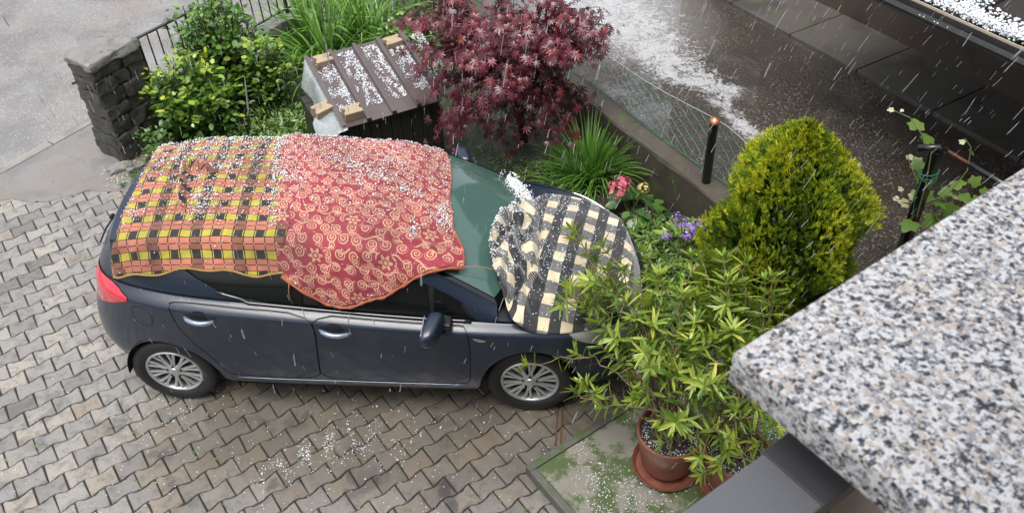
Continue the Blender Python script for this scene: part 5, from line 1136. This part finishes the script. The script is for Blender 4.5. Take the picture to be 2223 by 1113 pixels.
# weeds and ground cover
WEED = mk_leaf('weed_leaf', [(0, (.028, .07, .014)), (.5, (.085, .18, .03)), (1, (.2, .30, .07))]); spots = []
def weeds(name, label, centres, per, hgt, size, seed):
    r = np.random.default_rng(seed); P, A, N, S_, O_ = [], [], [], [], []
    for (cx, cy, sx, sy, n) in centres:
        for _ in range(n):
            q = r.normal(size=2)*[sx, sy]; b = np.array([cx+q[0], cy+q[1], 0.01]); hh = hgt*r.uniform(.4, 1.1)
            for m in range(per): a = r.uniform(0, 6.283); up = r.uniform(.2, 1.3); al = np.array([math.cos(a), math.sin(a), up]); P.append(b+[0, 0, hh*m/per]); A.append(al); N.append(np.array([0, 0, 1])+r.normal(0, .4, 3)); S_.append(size*r.uniform(.5, 1.3)); O_.append(np.clip(.4+.4*m/per+r.normal(0, .2), 0, 1))
    o = leaves(name, WEED, None, tmpl_lance(.16, .25), P, A, N, np.array(S_), np.array(O_)); return tag(o, label, 'weeds', None, 'stuff')
weeds('weeds_by_box', 'low green weeds between the leafy shrub and the garden box', [(-.30, 3.0, .20, .22, 230), (-.05, 2.75, .12, .2, 90), (-.6, 2.6, .35, .15, 130)], 7, .16, .06, 41)
weeds('weeds_by_maple', 'low green weeds on the soil under the maple', [(2.75, 1.75, .22, .14, 110), (2.45, 2.1, .3, .2, 90), (2.0, 1.75, .4, .15, 60), (1.2, 1.65, .3, .08, 30)], 6, .10, .05, 42)
weeds('weeds_by_bonnet', 'green grass and weeds in the bed in front of the car', [(3.55, 1.15, .12, .16, 140), (3.70, .75, .10, .22, 180), (3.95, 1.2, .22, .12, 90), (4.15, .75, .2, .2, 110), (3.62, .2, .12, .3, 160), (4.0, .2, .25, .3, 120)], 7, .13, .07, 43)
weeds('weeds_by_pillar', 'small weeds and leaves along the edge of the bed by the pillar', [(-1.45, 2.0, .12, .12, 50), (-1.0, 2.2, .3, .15, 90)], 5, .08, .04, 44)
n = 46; c_ = np.array([cells[i] for i in RNG.choice(near, n)]); P, A, N, S_ = [], [], [], []
for c in c_:
    b = c+E1[:2]*PA/2
    if b[1] > -.95: continue
    for m in range(7): a = RNG.uniform(0, 6.28); P.append([b[0]+RNG.normal(0, .008), b[1]+RNG.normal(0, .008), -.004]); A.append([math.cos(a), math.sin(a), RNG.uniform(.3, 1.5)]); N.append([0, 0, 1]); S_.append(RNG.uniform(.010, .026))
tag(leaves('joint_moss', WEED, None, tmpl_lance(.2, .2), P, A, N, np.array(S_), RNG.uniform(.6, 1, len(P))), 'tiny green tufts of moss and grass in the paving joints', 'moss', None, 'stuff')
# ------------------------------------------------------------------ red maple
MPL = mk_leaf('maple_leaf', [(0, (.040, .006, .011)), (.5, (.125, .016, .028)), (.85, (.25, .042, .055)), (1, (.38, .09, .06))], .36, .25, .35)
mb = np.array([2.40, 2.72, 0.0]); mt = thing('red_maple', mb, 'red-leaved maple tree drooping between the garden box and the wall', 'tree'); r = np.random.default_rng(77)
trunk = MB(); fork = mb+[-.02, -.12, .45]; trunk.tube(curve(mb, fork, 0, 6, .01, r), np.linspace(.045, .034, 6), 8, False); limb = MB(); P, A, N, S_, O_ = [], [], [], [], []
tips = []
for k in range(64):
    a = r.uniform(0, 6.283); q = .35+.65*math.sqrt(r.random()); zc = r.uniform(.75, 2.05)
    e = np.array([2.27+1.02*q*math.cos(a), 2.40+.78*q*math.sin(a), zc-.25*q]); tips.append((e, r.uniform(.0, .25)))
for px_, py_, z_ in ((858, 52, 1.30), (900, 30, 1.35), (1330, 62, 1.35), (1300, 30, 1.4), (1250, 105, 1.2), (1280, 75, 1.3), (1110, 325, .42), (1050, 285, .55), (1130, 260, .6), (960, 255, .75), (1215, 262, .65), (1000, 215, .8), (1180, 215, .8), (940, 190, .95), (1090, 200, .9), (1050, 240, .7), (1150, 300, .5), (1085, 300, .5), (930, 120, 1.15), (1000, 60, 1.4), (1080, 20, 1.5), (1230, 230, .75), (1120, 130, 1.2), (990, 130, 1.2), (1060, 130, 1.2), (930, 60, 1.3), (960, 20, 1.4), (1150, 60, 1.4), (1040, 90, 1.3), (1190, 160, 1.1), (970, 160, 1.0), (1020, 170, 1.0), (1130, 210, .8), (1070, 170, 1.0), (905, 150, 1.0)):
    tips.append((at(px_, py_, z_), .3))
for e, dr in tips:
    cv = curve(fork+r.normal(0, .02, 3), np.array(e), .28+dr*.5, 10, .02, r); limb.tube(cv, np.linspace(.016, .0025, 10), 5, False)
    for m in range(46):
        f = .42+.60*(m+r.random())/46; i = min(int(f*9), 8); g = min(f*9-i, 1.15); p_ = cv[i]*(1-g)+cv[i+1]*g; sd = r.normal(size=3)*[1, 1, .45]; off = sd*.055*(1.3-f*.5); off[2] -= abs(r.normal(0, .03)); al = norm(np.array([off[0], off[1], -.06])*1.0+norm(cv[-1]-cv[3])*.05+r.normal(0, .015, 3)); al[2] -= .35
        P.append(p_+off); A.append(al); N.append(norm(np.array([0, -.15, 1.0])+r.normal(0, .32, 3))); S_.append(r.uniform(.034, .086)); O_.append(np.clip(.30+.22*(p_[2]-.8)+r.normal(0, .18)+(.35 if r.random() < .05 else 0), 0, 1))  # leaf tone rises with height, painting wet sheen into the crown's top
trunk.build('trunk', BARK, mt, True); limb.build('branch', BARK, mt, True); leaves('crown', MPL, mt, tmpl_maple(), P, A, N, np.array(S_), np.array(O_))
# ------------------------------------------------------------------ golden thuja
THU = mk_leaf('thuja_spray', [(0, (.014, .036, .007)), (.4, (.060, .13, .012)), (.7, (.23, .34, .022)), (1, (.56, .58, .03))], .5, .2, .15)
tc = np.array([4.50, .12, 0.0]); tj = thing('golden_thuja', tc, 'golden-green conical thuja bush behind the potted oleanders', 'conifer'); r = np.random.default_rng(5)
def tmpl_spray():
    V, F = [], []
    for k, (a, l, y0) in enumerate(((0, 1.0, .0), (.5, .60, .12), (-.5, .60, .22), (.45, .46, .40), (-.45, .46, .50), (.7, .40, .02), (-.7, .40, .06), (.3, .3, .66))):
        d = np.array([math.sin(a), math.cos(a)]); p_ = np.array([d[1], -d[0]]); n = len(V); b = np.array([0, y0])
        for t, w in ((0, .022), (.5, .046), (1, .0)):
            q = b+d*l*t; V += [(*(q-p_*w), .05*math.sin(k+t*3)), (*(q+p_*w), .05*math.sin(k*2+t*3))]
        F += [(n, n+1, n+3, n+2), (n+2, n+3, n+5, n+4)]
    return np.array(V), np.array(F)
P, A, N, S_, O_ = [], [], [], [], []; HT = 1.92
lob = r.normal(size=(40, 3)); lob = norm(lob)
for k in range(15000):
    z = r.random()**1.0; a = r.uniform(0, 6.283); prof_ = np.interp(z, [0, .2, .45, .62, .78, .90, .97, 1.0], [.42, .50, .54, .50, .38, .22, .10, .02]); d = np.array([math.cos(a), math.sin(a), (z-.5)*1.6]); lump = np.max(norm(d)@lob.T)**11; dep = r.random()**2.2
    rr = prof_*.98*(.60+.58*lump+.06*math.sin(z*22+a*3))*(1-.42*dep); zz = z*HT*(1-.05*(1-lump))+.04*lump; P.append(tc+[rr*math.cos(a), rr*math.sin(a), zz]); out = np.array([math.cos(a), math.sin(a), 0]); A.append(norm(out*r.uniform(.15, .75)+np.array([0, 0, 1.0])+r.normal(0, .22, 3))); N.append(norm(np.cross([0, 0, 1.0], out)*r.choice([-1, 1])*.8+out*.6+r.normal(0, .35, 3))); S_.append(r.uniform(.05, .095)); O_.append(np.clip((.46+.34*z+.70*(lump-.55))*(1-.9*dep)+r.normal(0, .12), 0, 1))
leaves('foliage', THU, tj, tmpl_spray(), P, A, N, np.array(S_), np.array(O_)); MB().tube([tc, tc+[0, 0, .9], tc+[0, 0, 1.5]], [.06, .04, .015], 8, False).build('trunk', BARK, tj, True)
P2, A2, N2, S2, O2 = [], [], [], [], []
for k in range(900):                                                # low yellow juniper shoots at its foot
    a = r.uniform(0, 6.283); q = math.sqrt(r.random()); b = np.array([4.12+.26*q*math.cos(a), .22+.24*q*math.sin(a), .06+.36*(1-q*q)*r.random()]); P2.append(b); A2.append(norm(np.array([math.cos(a), math.sin(a), 1.1])+r.normal(0, .3, 3))); N2.append(r.normal(size=3)); S2.append(r.uniform(.05, .10)); O2.append(np.clip(.45+b[2]*.9+r.normal(0, .12), 0, 1))
ju = thing('golden_juniper', (4.12, .22, 0), 'low yellow juniper in front of the golden thuja', 'shrub'); leaves('foliage', THU, ju, tmpl_spray(), P2, A2, N2, np.array(S2), np.array(O2)); MB().tube([(4.12, .22, 0), (4.12, .22, .25)], .02, 6).build('stem', BARK, ju)
# ------------------------------------------------------------------ potted oleanders
OLE = mk_leaf('oleander_leaf', [(0, (.034, .085, .016)), (.40, (.14, .26, .036)), (.72, (.33, .43, .06)), (1, (.60, .60, .12))], .35, .3, .3); LAN = tmpl_lance(.098, .20)
def oleander(pc, tips_, label, seed):
    r = np.random.default_rng(seed); t = thing('oleander', pc, label, 'potted plant', 'potted oleanders'); st = MB(); P, A, N, S_, O_ = [], [], [], [], []; base = pc+[0, 0, .34]
    for e in tips_:
        e = np.array(e); b = base+np.append(r.normal(0, .05, 2), 0); cv = curve(b, e, .10*r.random()+.05, 12, .018, r); st.tube(cv, np.linspace(.009, .0035, 12), 5, False)
        subs = [(cv, .50)]
        for m in range(r.integers(1, 3)):
            i = r.integers(5, 10); e2 = cv[i]+norm(cv[i+1]-cv[i])*r.uniform(.15, .32)+r.normal(0, .13, 3)*[1, 1, .6]; c2 = curve(cv[i], e2, .03, 7, .008, r); st.tube(c2, np.linspace(.005, .003, 7), 4, False); subs.append((c2, .25))
        for c_, lo in subs:
            n = len(c_); Ln = np.linalg.norm(np.diff(c_, axis=0), axis=1).sum(); nodes = max(3, int(Ln*(1-lo)/.078))
            for w_ in range(nodes+2):
                f = min(1.0, lo+(1-lo)*(w_+.5)/nodes); i = min(int(f*(n-1)), n-2); g = f*(n-1)-i; p_ = c_[i]*(1-g)+c_[i+1]*g; d = norm(c_[i+1]-c_[i]); d = norm(d+[0, 0, .35]); u_ = norm(np.cross(d, [.3, .2, .9])); v_ = np.cross(d, u_); a0 = r.uniform(0, 6.283); op = np.interp(f, [lo, 1], [1.38, .80 if w_ > nodes-1 else 1.08])
                if f < .8 and r.random() < .30: continue
                nl = 5 if w_ >= nodes-1 else 3
                for m in range(nl):
                    a = a0+m*6.283/nl+r.normal(0, .25); o_ = u_*math.cos(a)+v_*math.sin(a); al = norm(d*math.cos(op)+o_*math.sin(op)); P.append(p_); A.append(al); N.append(norm(d-al*(d@al)+r.normal(0, .15, 3))); S_.append(r.uniform(.092, .150)*(1.0 if f < .9 else .85)); O_.append(np.clip(.32+.32*f+r.normal(0, .15)+(.35 if r.random() < .06 else 0), 0, 1))
    st.build('stem', OSTEM, t, True); leaves('foliage', OLE, t, LAN, P, A, N, np.array(S_), np.array(O_)); return t
tipsA = [at(*q) for q in ((1250, 520, 1.25), (1290, 560, 1.15), (1240, 640, 1.0), (1310, 540, 1.3), (1355, 590, 1.25), (1330, 640, 1.1), (1390, 620, 1.25), (1300, 700, .95), (1255, 770, .75), (1250, 850, .55), (1340, 730, .95), (1380, 690, 1.1), (1430, 600, 1.35), (1440, 680, 1.15), (1360, 790, .8), (1420, 750, 1.0), (1480, 640, 1.3), (1470, 720, 1.1), (1500, 780, .95), (1400, 850, .7), (1460, 850, .8), (1350, 880, .65), (1510, 700, 1.15), (1430, 910, .62), (1490, 930, .62), (1320, 590, 1.2), (1500, 560, 1.4), (1280, 655, 1.0), (1450, 790, .95), (1530, 880, .7))]
tipsB = [at(*q) for q in ((1520, 560, 1.4), (1570, 560, 1.4), (1620, 570, 1.4), (1600, 620, 1.3), (1550, 640, 1.25), (1660, 610, 1.4), (1630, 660, 1.2), (1580, 700, 1.15), (1540, 740, 1.05), (1600, 760, 1.0), (1560, 820, .85), (1620, 820, .9), (1650, 870, .8), (1600, 890, .75), (1590, 960, .6), (1540, 930, .62), (1680, 650, 1.3), (1640, 720, 1.1), (1550, 690, 1.15), (1610, 690, 1.15), (1500, 820, .9), (1650, 960, .6), (1560, 1010, .55), (1580, 600, 1.35))]
oleander(PC1, tipsA, 'bushy potted oleander leaning over the car bonnet', 201); oleander(PC2, tipsB, 'bushy potted oleander against the granite parapet', 202)
# ------------------------------------------------------------------ flowers
PINK = mk_leaf('pink_petal', [(0, (.42, .04, .10)), (.6, (.62, .12, .20)), (1, (.72, .48, .34))], .6, .25, 0); PALE = mk_leaf('pale_petal', [(0, (.45, .36, .08)), (1, (.66, .58, .25))], .6, .25, 0); PURP = mk_leaf('purple_petal', [(0, (.16, .06, .36)), (.6, (.34, .20, .60)), (1, (.72, .66, .80))], .6, .25, 0)
HYL = mk_leaf('hydrangea_leaf', [(0, (.018, .055, .010)), (.5, (.045, .12, .018)), (1, (.12, .21, .035))], .35, .2, .35)
def flower_head(parent, c, rad, mat, n, seed, flat=.75):
    r = np.random.default_rng(seed); d = norm(r.normal(size=(n, 3))); d[:, 2] = np.abs(d[:, 2])*1.0-.15; d = norm(d); P = np.repeat(np.array(c)+d*rad*[1, 1, flat]*r.uniform(.85, 1.05, (n, 1)), 4, 0); dn = np.repeat(d, 4, 0); u_ = norm(np.cross(dn, [.3, .5, .8])); v_ = np.cross(dn, u_); a = np.tile(np.arange(4)*np.pi/2, n)+np.repeat(r.uniform(0, 6, n), 4); A_ = u_*np.cos(a)[:, None]+v_*np.sin(a)[:, None]+dn*.25
    leaves('flower_head', mat, parent, tmpl_ovate(.42, .1), P, A_, dn, np.full(4*n, rad*.30)*r.uniform(.8, 1.2, 4*n), np.clip(np.repeat(r.normal(.5, .22, n), 4)+.0, 0, 1))
def leafy(parent, mat, base, items, T, seed, stem=GSTEM, nm='leaf'):
    """single leaves as parts"""
    r = np.random.default_rng(seed)
    for p_, a_, n_, s_ in items: leaves(nm, mat, parent, T, [p_], [a_], [n_], np.array([s_]), np.array([np.clip(r.normal(.5, .22), 0, 1)]))
hy = np.array([3.46, 1.50, 0.0]); ht = thing('hydrangea', hy, 'small hydrangea with pink and pale yellow flower heads by the garden wall', 'flowering plant'); r = np.random.default_rng(9)
fl = [(at(1352, 398, .38), .078, PINK), (at(1340, 418, .36), .075, PINK), (at(1332, 403, .36), .05, PINK), (at(1397, 408, .36), .055, PALE)]
for k, (c, rad, m_) in enumerate(fl): flower_head(ht, c, rad, m_, 34, 300+k); MB().tube(curve(hy, np.array(c), .03, 5, .005, r), .005, 5, False).build('stem', GSTEM, ht)
it = []
for k in range(46):
    a = r.uniform(0, 6.283); q = .04+.24*math.sqrt(r.random()); o_ = np.array([math.cos(a), math.sin(a), 0]); it.append((hy+[.06, -.03, 0]+o_*q*.75+[0, 0, .30-.6*q+r.uniform(-.05, .05)], o_+[0, 0, r.uniform(-.4, .25)], np.array([0, 0, 1])+o_*.3+r.normal(0, .2, 3), r.uniform(.09, .135)))
leafy(ht, HYL, hy, it, tmpl_ovate(.36, .18), 61)
pu = np.array([3.88, .86, 0.0]); pt = thing('purple_flower_plant', pu, 'leafy plant with purple flower clusters at the garden wall', 'flowering plant')
for k, (x_, y_, rad) in enumerate(((1478, 482, .060), (1500, 498, .065), (1520, 488, .065), (1447, 512, .045), (1470, 465, .028), (1492, 512, .05))):
    c = at(x_, y_, .40); flower_head(pt, c, rad, PURP, 26, 320+k); MB().tube(curve(pu, np.array(c), .03, 5, .005, r), .005, 5, False).build('stem', GSTEM, pt)
it = []
for k in range(60):
    a = r.uniform(0, 6.283); q = .05+.26*math.sqrt(r.random()); o_ = np.array([math.cos(a), math.sin(a), 0]); it.append((pu+o_*q+[0, 0, .32-.5*q+r.uniform(-.08, .05)], o_+[0, 0, r.uniform(-.2, .7)], np.array([0, 0, 1])+r.normal(0, .25, 3), r.uniform(.08, .14)))
leafy(pt, OLE, pu, it, tmpl_lance(.14, .2), 62)
# ------------------------------------------------------------------ vine on a black post
vp = np.array([5.52, .48, 0.0]); vt = thing('vine_post', (5.52, .48, YZ), 'black iron post with a cross arm and side rail beside the yard, carrying the vine', 'post')
MB().bbox((5.52, .48, (YZ+1.5)/2), E1, E2, UP, .035, .035, (1.5-YZ)/2, .004).build('shaft', BPOST, vt)
a0, a1 = at(1992, 322, 1.5), at(2052, 325, 1.5); MB().tube([a0, np.array([5.52, .48, 1.53]), a1], .028, 8).build('cross_arm', BPOST, vt, True)
b0, b1 = at(2052, 325, 1.5), at(2170, 395, 1.42); b1 = b0+(b1-b0)*1.8; MB().tube([b0, b0+(b1-b0)*.3], .014, 8).build('bolt', RUST, vt, True); MB().tube([b0+(b1-b0)*.25, b1], .026, 10).build('side_rail', BPOST, vt, True)
tie = MB(); 
for k in range(3): th = np.linspace(0, 2*np.pi, 17); tie.tube(np.stack([5.52+.062*np.cos(th), .48+.062*np.sin(th), 1.28+.02*k+.02*np.sin(th+k)], 1), .004, 5, False)
tie.build('tie', GWIRE, vt); MB().tube([(5.46, .43, 1.30), (5.44, .40, 1.15), (5.47, .41, .98)], .004, 5, False).build('tie_end', GWIRE, vt)
def tmpl_vine():
    A_ = np.radians([-150, -120, -85, -60, -35, -15, 0, 15, 35, 60, 85, 120, 150]); L_ = [.55, .72, .62, .88, .66, .90, 1.05, .90, .66, .88, .62, .72, .55]; V = [(0, .25, .02)]+[(math.sin(a)*l*.62, .32+math.cos(a)*l*.62, -.10*l*l) for a, l in zip(A_, L_)]+[(0, .12, 0)]; n = len(V)
    return np.array(V), np.array([(0, i, i+1) for i in range(1, n-1)]+[(0, n-1, 1)])
VIN = mk_leaf('vine_leaf', [(0, (.04, .095, .015)), (.5, (.11, .20, .030)), (.8, (.24, .30, .07)), (1, (.55, .50, .34))], .4, .35, .2)
vn = thing('grape_vine', (5.45, .42, YZ), 'grape vine with pale young leaves climbing the black post', 'vine'); r = np.random.default_rng(12)
shoots = [[(1990, 470, .95), (2010, 400, 1.25), (2022, 330, 1.5), (2000, 290, 1.6), (1975, 255, 1.68), (1935, 238, 1.7)], [(2000, 450, 1.0), (1985, 440, 1.02), (1960, 440, 1.0), (1935, 425, 1.0)], [(2010, 440, 1.05), (2060, 420, 1.12), (2100, 370, 1.3), (2108, 320, 1.45), (2095, 300, 1.5)], [(1995, 400, 1.15), (1975, 355, 1.25), (1970, 335, 1.3)], [(1990, 460, .95), (2050, 430, 1.0), (2100, 410, 1.1)]]
for s_ in shoots: MB().tube([at(*q) for q in s_], np.linspace(.006, .0025, len(s_)), 5, False).build('shoot', GSTEM, vn)
MB().tube([(5.47, .42, YZ), (5.46, .43, .8), at(1995, 450, 1.0)], .012, 6, False).build('stem', BARK, vn)
vl = [(1990, 272, 1.62, .13, .55), (2015, 300, 1.52, .12, .5), (1935, 238, 1.7, .05, 1), (1958, 240, 1.7, .03, 1), (1975, 487, .92, .15, .4), (2010, 425, 1.08, .12, .5), (2040, 440, 1.05, .12, .45), (2060, 455, 1.0, .13, .35), (2080, 400, 1.1, .13, .6), (2095, 430, 1.05, .12, .5), (2115, 395, 1.12, .10, .6), (2030, 465, .98, .13, .4), (1985, 425, 1.05, .09, .75), (1965, 440, 1.0, .09, .9), (1945, 430, 1.0, .05, 1), (1990, 355, 1.25, .12, .5), (2000, 380, 1.2, .12, .45), (1975, 340, 1.28, .06, .95), (2110, 330, 1.42, .07, .75), (2090, 308, 1.5, .05, .9), (2070, 425, 1.08, .11, .85), (2020, 480, .93, .14, .4), (1955, 410, 1.05, .05, 1), (2050, 415, 1.12, .11, .5), (2085, 465, .98, .13, .4), (2140, 420, 1.05, .11, .45), (2005, 410, 1.1, .11, .45), (2120, 440, 1.0, .12, .4)]
for x_, y_, z_, s_, tn in vl:
    p_ = at(x_, y_, z_); al = r.normal(size=3)*[1, 1, .4]; leaves('leaf', VIN, vn, tmpl_vine(), [p_-norm(al)*s_*.4], [al], [np.array([-.2, -.6, .9])+r.normal(0, .3, 3)], np.array([s_*1.05]), np.array([tn]))
# ------------------------------------------------------------------ falling rain and hail: slim drops spread through the air of the place
n = 9000; P = np.stack([RNG.uniform(-4.5, 7.5, n), RNG.uniform(-3.9, 6.5, n), RNG.uniform(.1, 5.4, n)], 1)
dist = np.linalg.norm(P-CAM, axis=1); P = P[dist > 1.6]; uvq, zq = project(P); kk = (uvq[:, 0] > -200) & (uvq[:, 0] < 2420) & (uvq[:, 1] > -200) & (uvq[:, 1] < 1300); P = P[kk]; n = len(P)
Lr = .018+.075*RNG.beta(1.3, 2.2, n); rr = .0009+.0024*RNG.beta(1.2, 2.4, n); drift = np.array([-.18, .38, -1.0])+RNG.normal(0, .05, (n, 3))*[1, 1, 0]; drift = norm(drift)
u_ = norm(np.cross(drift, [0, 1, .1])); v_ = np.cross(drift, u_); V = np.zeros((n, 10, 3)); V[:, 0] = P-drift*Lr[:, None]; V[:, 9] = P+drift*Lr[:, None]*.8
for q in range(4):
    a = q*np.pi/2; o_ = (u_*math.cos(a)+v_*math.sin(a))*rr[:, None]; V[:, 1+q] = P-drift*Lr[:, None]*.3+o_*.8; V[:, 5+q] = P+drift*Lr[:, None]*.5+o_
F0 = np.array([(0, 1+q, 1+(q+1) % 4) for q in range(4)]+[(1+q, 5+q, 5+(q+1) % 4) for q in range(4)]+[(1+q, 5+(q+1) % 4, 1+(q+1) % 4) for q in range(4)]+[(9, 5+(q+1) % 4, 5+q) for q in range(4)])
def mk_rain():
    m, b, o = material('falling_rain'); pset(b, Base_Color=(.75, .78, .80), Roughness=.15, Alpha=.55, Coat_Weight=.5); return m
rn = put('rain', mesh('rain', V.reshape(-1, 3), (F0[None]+(np.arange(n)*10)[:, None, None]).reshape(-1, 3), smooth=True), mk_rain()); tag(rn, 'falling drops of rain and sleet filling the air', 'rain', None, 'stuff')
